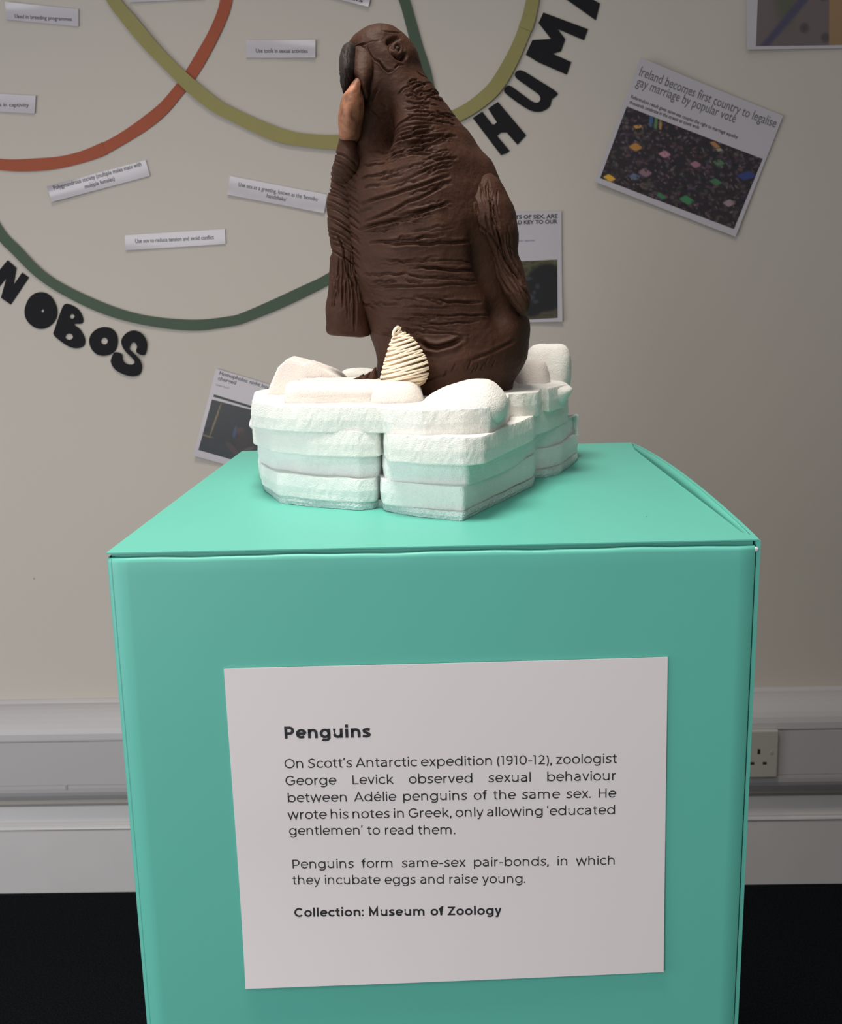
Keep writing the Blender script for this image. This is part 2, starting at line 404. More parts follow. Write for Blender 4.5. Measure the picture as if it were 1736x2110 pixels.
s = Sheet('paper_slip', (475, 364), (675, 400), (669, 441), (469, 400), M_SLIP, 'two-line slip tilted down to the right beside the penguin chest', 'paper slip', curl=(.001, .002, .003, .003))
s.text("Use sex as a greeting, known as the \u2018bonobo", (492, 384), (655, 415), 8, M_INK, .006)
s.text("handshake\u2019", (550, 407), (591, 415.5), 8, M_INK, .006)
s = Sheet('paper_slip', (258, 485), (464, 472), (466, 503), (260, 516), M_SLIP, 'single-line slip inside the lower part of the green ring', 'paper slip', curl=(.001, .001, .001, .002))
s.text('Use sex to reduce tension and avoid conflict', (280, 501), (442, 493), 8, M_INK, .008)

def blob(C, X, Y, cx, cy, rx, ry, col, soft=6, ang=0.0, pw=2):
    c, s_ = math.cos(ang), math.sin(ang)
    dx, dy = X-cx, Y-cy
    d = np.abs((dx*c+dy*s_)/rx)**pw+np.abs((-dx*s_+dy*c)/ry)**pw
    k = 1/(1+np.exp(soft*(d-1)))
    return C*(1-k[..., None])+np.array(col)*k[..., None]
def crowd(X, Y):
    r = np.random.RandomState(3)
    C = np.ones(X.shape+(3,))*np.array([.022, .016, .022])
    for _ in range(620):
        v = r.uniform(.01, .11); c = np.array([v*1.15, v*.8, v*.9])*r.uniform(.6, 1.1, 3)
        C = blob(C, X, Y, r.rand(), r.rand()**.9, r.uniform(.006, .016), r.uniform(.010, .03), c, 3, r.uniform(-.6, .6))
    for cx, cy, rx, ry, c, a in ((.12, .19, .022, .045, (.5, .26, .07), .3), (.155, .45, .045, .06, (.42, .20, .05), .1), (.36, .40, .04, .055, (.42, .20, .25), .1), (.585, .38, .038, .05, (.30, .14, .19), .1),
                                 (.73, .25, .04, .05, (.06, .17, .08), .2), (.76, .5, .045, .05, (.05, .15, .07), .1), (.06, .955, .045, .05, (.65, .36, .04), .1), (.44, .93, .05, .035, (.05, .17, .08), .1), (.62, .86, .06, .06, (.05, .19, .08), .1),
                                 (.94, .28, .05, .09, (.03, .05, .17), .2), (.90, .70, .04, .06, (.28, .2, .22), .1), (.28, .72, .05, .06, (.22, .14, .17), 0), (.19, .06, .018, .10, (.05, .11, .22), -.5), (.225, .06, .014, .10, (.09, .2, .08), -.5), (.26, .06, .012, .08, (.36, .22, .08), -.5),
                                 (.66, .05, .05, .03, (.36, .17, .07), .3), (.70, .09, .02, .03, (.3, .3, .18), .3), (.22, .82, .04, .05, (.1, .13, .2), 0)):
        C = blob(C, X, Y, cx, cy, rx*.72, ry*.75, c, 5, a+.35, 5)
    for _ in range(260):
        v = r.uniform(.005, .16); C = blob(C, X, Y, r.rand(), r.rand(), r.uniform(.003, .009), r.uniform(.006, .02), np.array([v*1.1, v*.85, v*.9]), 3, r.uniform(-.6, .6))
    return C
def ape(X, Y):
    C = np.ones(X.shape+(3,))*np.array([.075, .07, .032])
    r = np.random.RandomState(5)
    for _ in range(160):
        v = r.uniform(.02, .1); C = blob(C, X, Y, r.rand(), r.rand()*.35, r.uniform(.02, .06), .015, (v, v*.95, v*.5), 3)
    C = blob(C, X, Y, .86, .98, .4, .2, (.06, .05, .035), 5)
    C = blob(C, X, Y, .80, .42, .42, .36, (.006, .006, .008), 14)
    C = blob(C, X, Y, .50, .62, .30, .34, (.006, .006, .008), 14)
    C = blob(C, X, Y, .78, .66, .35, .22, (.007, .007, .008), 14)
    for cx, cy, rx, ry in ((.42, .30, .10, .03), (.62, .44, .04, .04), (.50, .62, .06, .05), (.58, .70, .05, .03), (.56, .54, .03, .03)):
        C = blob(C, X, Y, cx, cy, rx, ry, (.035, .035, .045), 3)
    return C
def tram(X, Y):
    C = np.ones(X.shape+(3,))*np.array([.008, .012, .013])
    C = blob(C, X, Y, .45, .98, .7, .22, (.014, .021, .024), 6)
    C = blob(C, X, Y, .15, .36, .016, .36, (.16, .11, .055), 12, 0.07)
    C = blob(C, X, Y, .06, .70, .14, .015, (.13, .09, .045), 10)
    C = blob(C, X, Y, .53, .48, .03, .11, (.025, .05, .11), 5)
    C = blob(C, X, Y, .62, .44, .07, .07, (.06, .028, .024), 4)
    C = blob(C, X, Y, .70, .62, .13, .2, (.02, .015, .015), 5)
    C = blob(C, X, Y, .56, .80, .16, .05, (.045, .03, .026), 4, .6)
    C = blob(C, X, Y, .84, .72, .10, .03, (.07, .05, .04), 4, -.6)
    return C
def skin(X, Y):
    C = np.ones(X.shape+(3,))*np.array([.135, .105, .105])
    C = blob(C, X, Y, .22, .25, .10, .5, (.075, .085, .05), 3)
    C = blob(C, X, Y, .40, .45, .035, 1.1, (.06, .055, .10), 4, .55)
    for cx, cy in ((.36, .82), (.52, .92), (.5, .5)): C = blob(C, X, Y, cx, cy, .035, .05, (.07, .055, .06), 4)
    k = (X > .545)[..., None]
    return np.where(k, np.array([.30, .185, .095])*(1-.12*Y[..., None]), C)

s = Sheet('news_clipping', (1316, 122), (1615, 240), (1513, 488), (1227, 376), M_CLIP, 'tilted printed news page with headline and crowd photo on the right of the wall', 'news clipping', off=.002, curl=(.012, .002, .003, .006))
s.text('Ireland becomes first country to legalise', (1314, 158), (1596, 264), 17, M_INKG, .004)
s.text('gay marriage by popular vote', (1308, 178), (1513, 254), 17, M_INKG, .004)
s.text('Referendum result gives same-sex couples the right to marriage equality', (1298, 204), (1519, 287), 6.5, M_INK, .012)
s.text('thousands celebrate in the streets as count ends', (1295, 215), (1439, 267), 6.5, M_INK, .012)
s.photo((1290.5, 221), (1571, 328), (1511.5, 472.5), (1236, 368), 190, 110, crowd)

s = Sheet('news_clipping', (985, 438), (1157, 436), (1159, 662), (990, 667), M_CLIP, 'upright news page with a dark ape photo, half hidden behind the penguin', 'news clipping', off=.002, curl=(.001, .001, .004, .003))
s.text('TS OF SEX, ARE', (1062, 451.5), (1149, 449.5), 7.2, M_INK, .03)
s.text('LD KEY TO OUR', (1062, 462.5), (1149, 460.5), 7.2, M_INK, .03)
s.text('by our reporter', (1062, 498.5), (1103, 497.5), 4, M_INKP, .01)
s.photo((1040, 540), (1148.5, 535), (1149, 655), (1042, 661), 60, 66, ape)

s = Sheet('news_clipping', (448, 759), (585, 801), (540, 978), (399, 937), M_CLIP, 'tilted news page with a dark night photo, tucked behind the foam and plinth', 'news clipping', off=.002, curl=(.002, .001, .001, .006))
s.text('Homophobic night bus', (453, 771), (554, 801.5), 7.5, M_INKG, .02)
s.text('charged', (450, 782), (487, 792), 7.5, M_INKG, .02)
s.text('Latest report', (446, 793.5), (473, 801), 4, M_INKR, .01)
s.photo((442, 812), (536, 841), (535, 845.5), (441, 817), 12, 3, lambda X, Y: np.ones(X.shape+(3,))*.012)
s.photo((438, 822.5), (552, 853), (524, 960), (411, 926), 100, 90, tram)

s = Sheet('printed_poster', (1545, -130), (1850, -135), (1858, 96), (1529, 107), M_CLIP, 'large glossy print with a tan and violet picture in the top right corner', 'print', off=.002, curl=(.001, .001, .002, .008))
s.photo((1567, -110), (1830, -112), (1834, 92), (1555, 98), 100, 80, skin)

# ------------------------------------------------------------------ plinth
XL, XR, YB = -0.2114, 0.219, 0.481
pl = empty('display_plinth', (0.004, 0.24, 0))
tag(pl, 'tall teal cardboard display plinth standing on the dark carpet', 'plinth')
def taper(o, fn):
    for v in o.data.vertices: v.co = fn(v.co.copy())
def tp_right(c):
    k = max(0.0, (c.x-XL)/(XR-XL)); c.x -= 0.0105*k*(0.885-c.z); return c
def panel(name, x0, x1, y0, y1, z0, z1, bev, m=M_TEAL, nz=24):
    bm = bmesh.new(); r = bmesh.ops.create_grid(bm, x_segments=24, y_segments=nz, size=0.5)
    return bm
def slab(name, x0, x1, y0, y1, z0, z1, bev, vertical_only=False, m=M_TEAL, parent=pl, cuts=0):
    bm = box_bm(x0, x1, y0, y1, z0, z1)
    if bev:
        ed = [e for e in bm.edges if (abs((e.verts[0].co-e.verts[1].co).z) > 1e-6 or not vertical_only)]
        bmesh.ops.bevel(bm, geom=ed, offset=bev, segments=4, affect='EDGES', profile=0.5)
    if cuts: bmesh.ops.subdivide_edges(bm, edges=[e for e in bm.edges if abs((e.verts[0].co-e.verts[1].co).x) > .1 and abs((e.verts[0].co-e.verts[1].co).z) < .01], cuts=cuts, use_grid_fill=True)
    return bm_obj(name, bm, m, parent)
# front panel: folded sheet with rounded left corner and rolled top edge
vs, fs = [], []
prof = [(XL, 0.030), (XL, 0.0045), (XL+0.0003, 0.0034), (XL+0.0010, 0.0024), (XL+0.0030, 0.0009), (XL+0.0038, 0.0005), (XL+0.0041, 0.0009), (XL+0.0044, 0.0003)]
NX = 40
for k in range(1, NX+1): prof.append((XL+0.0045+(XR-0.0040-XL-0.0045)*k/NX, 0.0))
prof += [(XR-0.0034, 0.0006), (XR-0.0034, 0.004)]
zs = [0.0, 0.15, 0.3, 0.45, 0.6, 0.7, 0.78, 0.84, 0.87, 0.878]
top_arc = [(0.0002, 0.8796), (0.0008, 0.8806), (0.0020, 0.8812), (0.0035, 0.8812)]
nP = len(prof)
for z in zs:
    for (x, y) in prof: vs.append((x, y, z))
for (dy, z) in top_arc:
    for i, (x, y) in enumerate(prof):
        w = 0.0003*math.sin(x*55)+0.0002*math.sin(x*140+1)
        vs.append((x+(dy if i < 6 else 0)*0.5, y+(dy if i >= 4 else 0), z+w))
R_ = len(zs)+len(top_arc)
for j in range(R_-1):
    for i in range(nP-1):
        a = j*nP+i; fs.append((a, a+1, a+nP+1, a+nP))
fp = mesh('front_panel', vs, fs, M_TEAL, pl, True)
taper(fp, tp_right)
sm = fp.modifiers.new('thick', 'SOLIDIFY'); sm.thickness = 0.0012; sm.offset = -1
slab('side_panel', XL+0.0002, XL+0.003, 0.0302, YB, 0, 0.8835, 0)
# right side panel: its top edge bows up above the lid
n = 32; vs, fs = [], []
for i in range(n+1):
    t = i/n; y = 0.0015+(YB-0.0015)*t
    b = 0.0070*math.sin(math.pi*t)**0.8 if 0 < t < 1 else 0
    for x in (XR-0.0026, XR):
        vs.append((x, y, 0.0)); vs.append((x-0.0000, y, 0.884+b))
for i in range(n):
    a, b = 4*i, 4*i+4
    fs += [(a+2, b+2, b+3, a+3), (a, a+1, b+1, b), (a+1, a+3, b+3, b+1)]
fs += [(0, 2, 3, 1), (4*n, 4*n+1, 4*n+3, 4*n+2)]
o = mesh('side_panel', vs, fs, M_TEAL, pl); taper(o, tp_right)
slab('dust_flap', XL+0.003, XR-0.004, 0.0052, 0.0070, 0.80, 0.8838, 0)
slab('back_panel', XL+0.003, XR-0.003, YB-0.0025, YB, 0, 0.8835, 0)
# lid with a shallow bevel, right edge drawn in a little at the front corner
n = 24; vs, fs = [], []
rows = []
lid_out = [(XL+0.0005, 0.0015), (XR-0.0008, 0.0015), (XR-0.0010, 0.0130)]+[tuple(on_z(x, y, TOP)[:2]) for x, y in ((1529, 1097), (1470, 1051), (1398, 996), (1345, 955), (1308, 926))]+[(XR-0.0030, YB-.004), (XR-0.0030, YB), (XL+0.0005, YB+0.004), (XL, 0.25)]
bm = bmesh.new(); tv = [bm.verts.new((x, y, TOP)) for x, y in lid_out]
f = bm.faces.new(tv); r = bmesh.ops.extrude_face_region(bm, geom=[f])
for v in [g for g in r['geom'] if isinstance(g, bmesh.types.BMVert)]: v.co.z -= 0.0009
bm_obj('lid', bm, M_TEAL, pl)
# inner flap of the lid: the darker curved strip seen along the right edge
n = 32; vs, fs = [], []
for i in range(n+1):
    t = i/n; y = 0.014+(YB-0.022)*t
    b = 0.0066*math.sin(math.pi*t)**0.8 if 0 < t < 1 else 0
    for k in range(7):
        s_ = k/6; vs.append((XR-0.0125+0.0097*s_**.6, y, 0.8640+(0.0200+b)*s_**1.3))
for i in range(n):
    for k in range(6):
        a = 7*i+k; fs.append((a, a+1, a+8, a+7))
o = mesh('tuck_flap', vs, fs, M_TEAL, pl, True)
sm = o.modifiers.new('thick', 'SOLIDIFY'); sm.thickness = 0.0008
# worn white corner and a speck on the lid
bm = bmesh.new(); bmesh.ops.create_icosphere(bm, subdivisions=2, radius=0.0022)
for v in bm.verts: v.co.z *= .8; v.co.y *= .35
bmesh.ops.translate(bm, verts=bm.verts, vec=(XR-0.0035, 0.0010, 0.8785))
bm_obj('torn_corner', bm, M_PAPER, pl, True)
q = on_z(1333, 1065, TOP)
bm = bmesh.new(); bmesh.ops.create_icosphere(bm, subdivisions=1, radius=0.0008)
for v in bm.verts: v.co.z *= .4
bmesh.ops.translate(bm, verts=bm.verts, vec=(q[0], q[1], TOP))
tag(bm_obj('speck', bm, M_SPECK), 'tiny dark speck on the open right part of the teal lid', 'speck')

# ------------------------------------------------------------------ information card and its lettering
cc = [on_y(x, y, 0)[[0, 2]] for x, y in ((462, 1377), (1376, 1353), (1367, 1999), (509, 2028))]
cd = empty('information_card', ((cc[2]+cc[3])[0]/2, 0, cc[3][1]))
tag(cd, 'white printed card about penguins stuck on the front of the teal plinth', 'card')
def card_lift(u, v):   # v: 0 top, 1 bottom
    return 0.0006+0.0042*max(0, (v-.55)/.45)**2*(1-0.75*u)+0.0006*math.sin(u*3.1)
nu, nv = 30, 22; vs, fs = [], []
for side in (0, 1):
    for j in range(nv+1):
        for i in range(nu+1):
            u, v = i/nu, j/nv; q = (cc[0]*(1-u)+cc[1]*u)*(1-v)+(cc[3]*(1-u)+cc[2]*u)*v
            vs.append((q[0], -card_lift(u, v)-(0.0006 if side else 0), q[1]))
N = (nu+1)*(nv+1)
for j in range(nv):
    for i in range(nu):
        a = j*(nu+1)+i; fs.append((a, a+1, a+nu+2, a+nu+1)); fs.append((N+a, N+a+nu+1, N+a+nu+2, N+a+1))
for i in range(nu):
    a = i; fs.append((a, N+a, N+a+1, a+1)); a = nv*(nu+1)+i; fs.append((a, a+1, N+a+1, N+a))
for j in range(nv):
    a = j*(nu+1); b = a+nu+1; fs.append((a, b, N+b, N+a)); a += nu; b += nu; fs.append((a, N+a, N+b, b))
mesh('card_sheet', vs, fs, M_PAPER, cd)

XH, CAP, ASC, DSC = 0.535, 0.70, 0.742, -0.195
def arc(cx, cy, rx, ry, a0, a1):
    k = max(6, int(abs(a1-a0)/9)); return [(cx+rx*math.cos(math.radians(a0+(a1-a0)*i/k)), cy+ry*math.sin(math.radians(a0+(a1-a0)*i/k))) for i in range(k+1)]
def glyph(c, w):
    """centre lines of one letter: (strokes, advance width); w = stroke weight in em"""
    h = w/2; R = 0.278+(w-.08)*.12; ry = (XH+.02)/2-h; rx = R-h; cy = XH/2; st = 0.07+h
    E = 0.012*(w/0.08)
    if c == ' ': return [], 0.27
    if c == 'o': return [arc(.04+R, cy, rx, ry, 0, 360)], .636
    if c == 'c': return [arc(.04+R, cy, rx, ry, 42, 318)], .555
    if c == 'e': return [[(.04+h, cy+.005), (.04+2*R-h, cy+.005)], arc(.04+R, cy, rx, ry, 0, 315)], .61
    if c in 'bpdqg':
        s = .075+h
        if c in 'bp':
            cx = .075+R+.005; S_ = [arc(cx, cy, rx, ry, 0, 360)]
            S_.append([(s, ASC), (s, 0)] if c == 'b' else [(s, XH), (s, DSC)])
            return S_, .68
        cx = .04+R; s = .04+2*R+.005-h; S_ = [arc(cx, cy, rx, ry, 0, 360)]
        if c == 'd': S_.append([(s, ASC), (s, 0)])
        elif c == 'q': S_.append([(s, XH), (s, DSC)])
        else: S_.append([(s, XH)]+arc(cx+.01, 0.02, s-cx-.01, .21-h, 0, -140))
        return S_, .68
    if c in 'nhmru':
        s = .075+h; S_ = []
        if c == 'u':
            wd = .475+(w-.08)*.6; x2 = s+wd-w; r_ = (x2-s)/2
            return [[(s, XH), (s, r_)]+arc(s+r_, r_+h-.01, r_, r_, 180, 360)+[], [(x2, XH), (x2, 0)]], .66
        S_.append([(s, ASC if c == 'h' else XH), (s, 0)])
        if c == 'r':
            S_.append(arc(s+.22, XH-.22-h+.01, .22, .22, 175, 92)); return S_, .39
        wd = (.475 if c != 'm' else .455)+(w-.08)*.6
        x2 = s+wd-w; r_ = (x2-s)/2
        S_.append(arc(s+r_, XH-r_-h+.01, r_, r_, 180, 0)+[(x2, 0)])
        if c == 'm':
            x3 = x2+wd-w; S_.append(arc(x2+r_, XH-r_-h+.01, r_, r_, 180, 0)+[(x3, 0)]); return S_, 1.05
        return S_, .66
    if c == 'l': return [[(.075+h, ASC), (.075+h, 0)]], .15+w*.9
    if c == 'i': return [[(.075+h, XH), (.075+h, 0)], [(.075+h, .66+h*1.1+.03), (.075+h, .66-h*1.1+.02)]], .15+w*.9
    if c == 't': return [[(.14+h*.5, .655)]+[(.14+h*.5, .2)]+arc(.14+h*.5+.125, .14+h*.2, .125, .14+.01-h*.8, 180, 290), [(.02, XH-h), (.33, XH-h)]], .385
    if c == 'f': return [[(.13+h, 0), (.13+h, .60)]+arc(.13+h+.12, .60, .12, .145-h, 180, 70), [(.02, XH-h), (.33, XH-h)]], .37
    if c == 'a':
        s = .49-h
        return [arc(s-.20, XH-.21+.01, .20, .21-h, 140, 0)+[(s, 0)], [(s, .305), (.24, .305)]+arc(.235, .148+.005, .195-h, .155-h+.003, 95, 270)+arc(s-.22, .17, .22, .17-h, -90, -5)], .59
    if c == 's':
        return [list(map(tuple, crom([(.43, XH-.095), (.35, XH-h+.004), (.235, XH-h+.01), (.10+h*.4, XH-.10-h*.2), (.11+h*.4, XH/2+.075), (.24, XH/2+.005), (.39-h*.2, XH/2-.065), (.40-h*.2, .10+h*.3), (.27, h-.01), (.15, h), (.045, .09)], 5)))], .495
    if c == 'v': return [[(.02+h, XH), (.265, h*.4)], [(.265, h*.4), (.51-h, XH)]], .53
    if c == 'y': return [[(.02+h, XH), (.272, 0.01)], [(.52-h, XH), (.235, -.09)]+arc(.14, -.06, .095, .14-h, -20, -120)], .54
    if c == 'w': return [[(.02+h, XH), (.23, h*.5), (.425, XH-h*.3), (.62, h*.5), (.83-h, XH)]], .85
    if c == 'x': return [[(.03+h, XH), (.49-h, 0)], [(.49-h, XH), (.03+h, 0)]], .52
    if c == 'k': return [[(.075+h, ASC), (.075+h, 0)], [(.52-h, XH), (.10+h, .17)], [(.24, .31), (.55-h, 0)]], .575
    if c == 'z': return [[(.05, XH-h), (.45-h, XH-h), (.05+h, h), (.46, h)]], .50
    if c == '\u00e9':
        S_, a = glyph('e', w); return S_+[[(.27, .62), (.40, .74)]], a
    RC = .36; cyc = CAP/2
    if c == 'O': return [arc(.045+RC+.01, cyc, RC+.01-h, RC+.005-h, 0, 360)], .83
    if c == 'C': return [arc(.045+RC, cyc, RC-h, RC+.005-h, 45, 315)], .74
    if c == 'G': return [arc(.045+RC, cyc, RC-h, RC+.005-h, 45, 330)+[(.045+2*RC-.03-h, .12), (.045+2*RC-.03-h, cyc)], [(.045+2*RC-.03, cyc-h*.6), (.045+RC+.04, cyc-h*.6)]], .79
    if c == 'S': return [list(map(tuple, crom([(.55, CAP-.11), (.43, CAP-h), (.30, CAP-h+.008), (.11+h*.5, CAP-.14), (.125+h*.5, CAP/2+.10), (.30, CAP/2+.01), (.50-h*.3, CAP/2-.09), (.51-h*.3, .14), (.33, h-.008), (.17, h), (.05, .12)], 5)))], .63
    if c == 'A': return [[(.02+h, 0), (.365, CAP-h*.3), (.71-h, 0)], [(.14, .19), (.59, .19)]], .73
    if c == 'L': return [[(.10+h, CAP), (.10+h, h), (.53, h)]], .56
    if c == 'H': return [[(.10+h, CAP), (.10+h, 0)], [(.66-h, CAP), (.66-h, 0)], [(.10+h, CAP/2), (.66-h, CAP/2)]], .76
    if c == 'P': return [[(.10+h, 0), (.10+h, CAP-h), (.38, CAP-h)]+arc(.385, .455, .235-h, CAP-h-.455, 90, -90)+[(.10+h, .455*2-CAP+h)]], .67
    if c == 'M': return [[(.10+h, 0), (.10+h, CAP-h*.8), (.43, .14+h*.5), (.76-h, CAP-h*.8), (.76-h, 0)]], .865
    if c == 'Z': return [[(.05, CAP-h), (.57-h, CAP-h), (.06+h, h), (.59, h)]], .635
    if c == '1': return [[(.02, CAP-h), (.17, CAP-h), (.17, 0)]], .33
    if c == '2': return [arc(.275, CAP-.215, .225-h, .215-h, 150, -25)+[(.09+h, h), (.53, h)]], .56
    if c == '9': return [arc(.285, CAP-.225, .235-h, .225-h, 0, 360), [(.52-h, CAP-.225), (.52-h, .36)]+arc(.25, .33, .27-h, .33-h, 0, -110)], .62
    if c == '0': return [arc(.315, CAP/2, .265-h, CAP/2-h+.005, 0, 360)], .63
    if c == '-': return [[(.05, .27), (.33, .27)]], .38
    if c == '(': return [arc(.36, .27, .25, .47, 125, 235)], .33
    if c == ')': return [arc(-.03, .27, .25, .47, 55, -55)], .33
    if c in '\u2018\u2019': return [[(.10, .74 if c == '\u2019' else .55), (.06, .55)] if c == '\u2019' else [(.08, .55), (.10, .74)]], .19
    if c in '.,:':
        q = max(h, .052); d = [[(.09, 0), (.09, 2*q)]]
        if c == ',': d = [[(.06, -.11), (.10, .06)], [(.09, 0), (.09, 2*q)]]
        if c == ':': d += [[(.09, XH-2*q), (.09, XH)]]
        return d, .205
    raise KeyError(c)
def stroke(P, w, vs, fs):
    P = np.array(P, float); n = len(P)
    closed = n > 3 and np.linalg.norm(P[0]-P[-1]) < 1e-6
    T = np.diff(P, axis=0); T /= np.maximum(np.linalg.norm(T, axis=1), 1e-9)[:, None]
    L = np.stack([-T[:, 1], T[:, 0]], 1)
    base = len(vs)
    for i in range(n):
        if i == 0: a = b = L[0]
        elif i == n-1: a = b = L[-1]
        else: a, b = L[i-1], L[i]
        if closed and i in (0, n-1): a, b = L[-1], L[0]
        mdir = a+b; d = np.dot(mdir, mdir); mdir = mdir*(2/d) if d > .3 else mdir*(2/.3)
        o_ = mdir*w/2
        vs.append(P[i]+o_); vs.append(P[i]-o_)
    for i in range(n-1):
        a = base+2*i; fs.append((a, a+1, a+3, a+2))
def card_line(text, a, b, em_px, w, justify=False):
    A, B = on_y(*a, 0)[[0, 2]], on_y(*b, 0)[[0, 2]]
    em = em_px*(0-CAM[1])/FPX*1.0
    words = text.split(' '); info = []
    sb = glyph(words[0][0], w)
    def wl(word): return sum(glyph(ch, w)[1] for ch in word)
    total = np.linalg.norm(B-A)/em+0.10
    wsum = sum(wl(x) for x in words)
    gaps = len(words)-1
    if justify: sp = (total-wsum)/gaps; k = 1.0
    else:
        nat = wsum+gaps*.27; k = total/nat; sp = .27
    if justify and sp < .18: k = total/(wsum+gaps*.2); sp = .2
    n = (B-A)/np.linalg.norm(B-A); up = np.array([-n[1], n[0]])
    V, F = [], []
    x = -0.055
    for wd in words:
        for ch in wd:
            S_, adv = glyph(ch, w)
            for P in S_:
                ww = w if ch not in '.,:' or len(P) != 2 else max(w, .10)
                if ch in 'i' and P[0][1] > .6: ww = max(w, .10)
                g = []; stroke(P, ww, g, F_ := [])
                base = len(V)
                V += [(A+n*em*k*(x+q[0])+up*em*q[1]) for q in g]
                F += [tuple(base+t for t in f_) for f_ in F_]
            x += adv
        x += sp
    out = []
    for q in V:
        # position on the sheet, to follow its curl
        v = (cc[0][1]-q[1])/(cc[0][1]-cc[3][1]); u = (q[0]-cc[0][0])/(cc[1][0]-cc[0][0])
        out.append((q[0], -card_lift(min(max(u, 0), 1), min(max(v, 0), 1))-0.0006-0.00018, q[1]))
    return mesh('lettering', out, F, M_INK, cd)
card_line('Penguins', (586, 1520), (764, 1517), 40, .155)
REG = .084
card_line('On Scott\u2019s Antarctic expedition (1910-12), zoologist', (588, 1581), (1271, 1570), 31, REG, True)
card_line('George Levick observed sexual behaviour', (590, 1616), (1269, 1605.5), 31, REG, True)
card_line('between Ad\u00e9lie penguins of the same sex. He', (594, 1651), (1269, 1641), 31, REG, True)
card_line('wrote his notes in Greek, only allowing \u2018educated', (595, 1686), (1268, 1675.5), 31, REG, True)
card_line('gentlemen\u2019 to read them.', (597.5, 1718.5), (939, 1716), 31, REG)
card_line('Penguins form same-sex pair-bonds, in which', (603, 1787), (1268, 1779), 30.5, REG, True)
card_line('they incubate eggs and raise young.', (605, 1819.5), (1083, 1816), 30.5, REG)
card_line('Collection: Museum of Zoology', (608.5, 1885), (1033, 1880.5), 30, .138)

# ------------------------------------------------------------------ lofted clay / foam forms
PSC = 1.0
def loft(name, rows, Yc, nth, nrow, m, parent, ex=2.0, hm=None, amp=1.0, lumps=None, back=0.6, jitter=0.0, caps=True):
    """rows: (py, pxl, pxr, depth centre offset, half depth). px/py are read on the plane y = Yc."""
    K = crom(np.array(rows, float), 12); K = resample(K*np.array([1, 1, 1, 2500, 2500]), nrow)/np.array([1, 1, 1, 2500, 2500])
    th = np.linspace(0, 2*math.pi, nth, endpoint=False)
    ct, st = np.cos(th), np.sin(th)
    cx = np.sign(ct)*np.abs(ct)**(2/ex); sx = np.sign(st)*np.abs(st)**(2/ex)
    nR = len(K); P = np.zeros((nR, nth, 3)); PX = np.zeros((nR, nth, 2))
    for i, (py, l, r, dc, hd) in enumerate(K):
        A, B = on_y(l, py, Yc), on_y(r, py, Yc); c = (A+B)/2; hw = (B[0]-A[0])/2
        hw = max(hw, 1e-4); hd = max(hd, 1e-4)
        P[i, :, 0] = c[0]+hw*cx; P[i, :, 1] = Yc+dc-hd*sx; P[i, :, 2] = c[2]+(B[2]-A[2])/2*cx
        PX[i, :, 0] = (l+r)/2+(r-l)/2*cx; PX[i, :, 1] = py
    dT = np.roll(P, -1, 1)-np.roll(P, 1, 1); dR = np.gradient(P, axis=0)
    Nn = np.cross(dT, dR); Nn /= np.maximum(np.linalg.norm(Nn, axis=2), 1e-12)[..., None]
    # make sure normals point outward
    cen = P.mean(1, keepdims=True)
    if ((P-cen)*Nn).sum() < 0: Nn = -Nn
    D = np.zeros((nR, nth))
    if lumps is not None:
        for wv, a in lumps: D += a*wv(P.reshape(-1, 3)).reshape(nR, nth)
    if hm is not None:
        h = hm(PX[..., 0], PX[..., 1]); D += amp*np.where(st[None, :] > -0.1, h, h*back)
    if jitter: D += nrg.uniform(-jitter, jitter, D.shape)
    P = P+Nn*D[..., None]
    vs = P.reshape(-1, 3); me = bpy.data.meshes.new(name)
    i = np.arange(nR-1)[:, None]*nth; j = np.arange(nth)[None, :]; j2 = (j+1) % nth
    F = np.stack([i+j, i+j2, i+nth+j2, i+nth+j], -1).reshape(-1, 4)
    fl = [tuple(f) for f in F.tolist()]
    fl.append(tuple(range(nth))[::-1]); fl.append(tuple(range((nR-1)*nth, nR*nth)))
    me.from_pydata(vs.tolist(), [], fl)
    bm = bmesh.new(); bm.from_mesh(me); bmesh.ops.recalc_face_normals(bm, faces=bm.faces); bm.to_mesh(me); bm.free()
    me.name = name
    return link(name, me, m, parent, True)

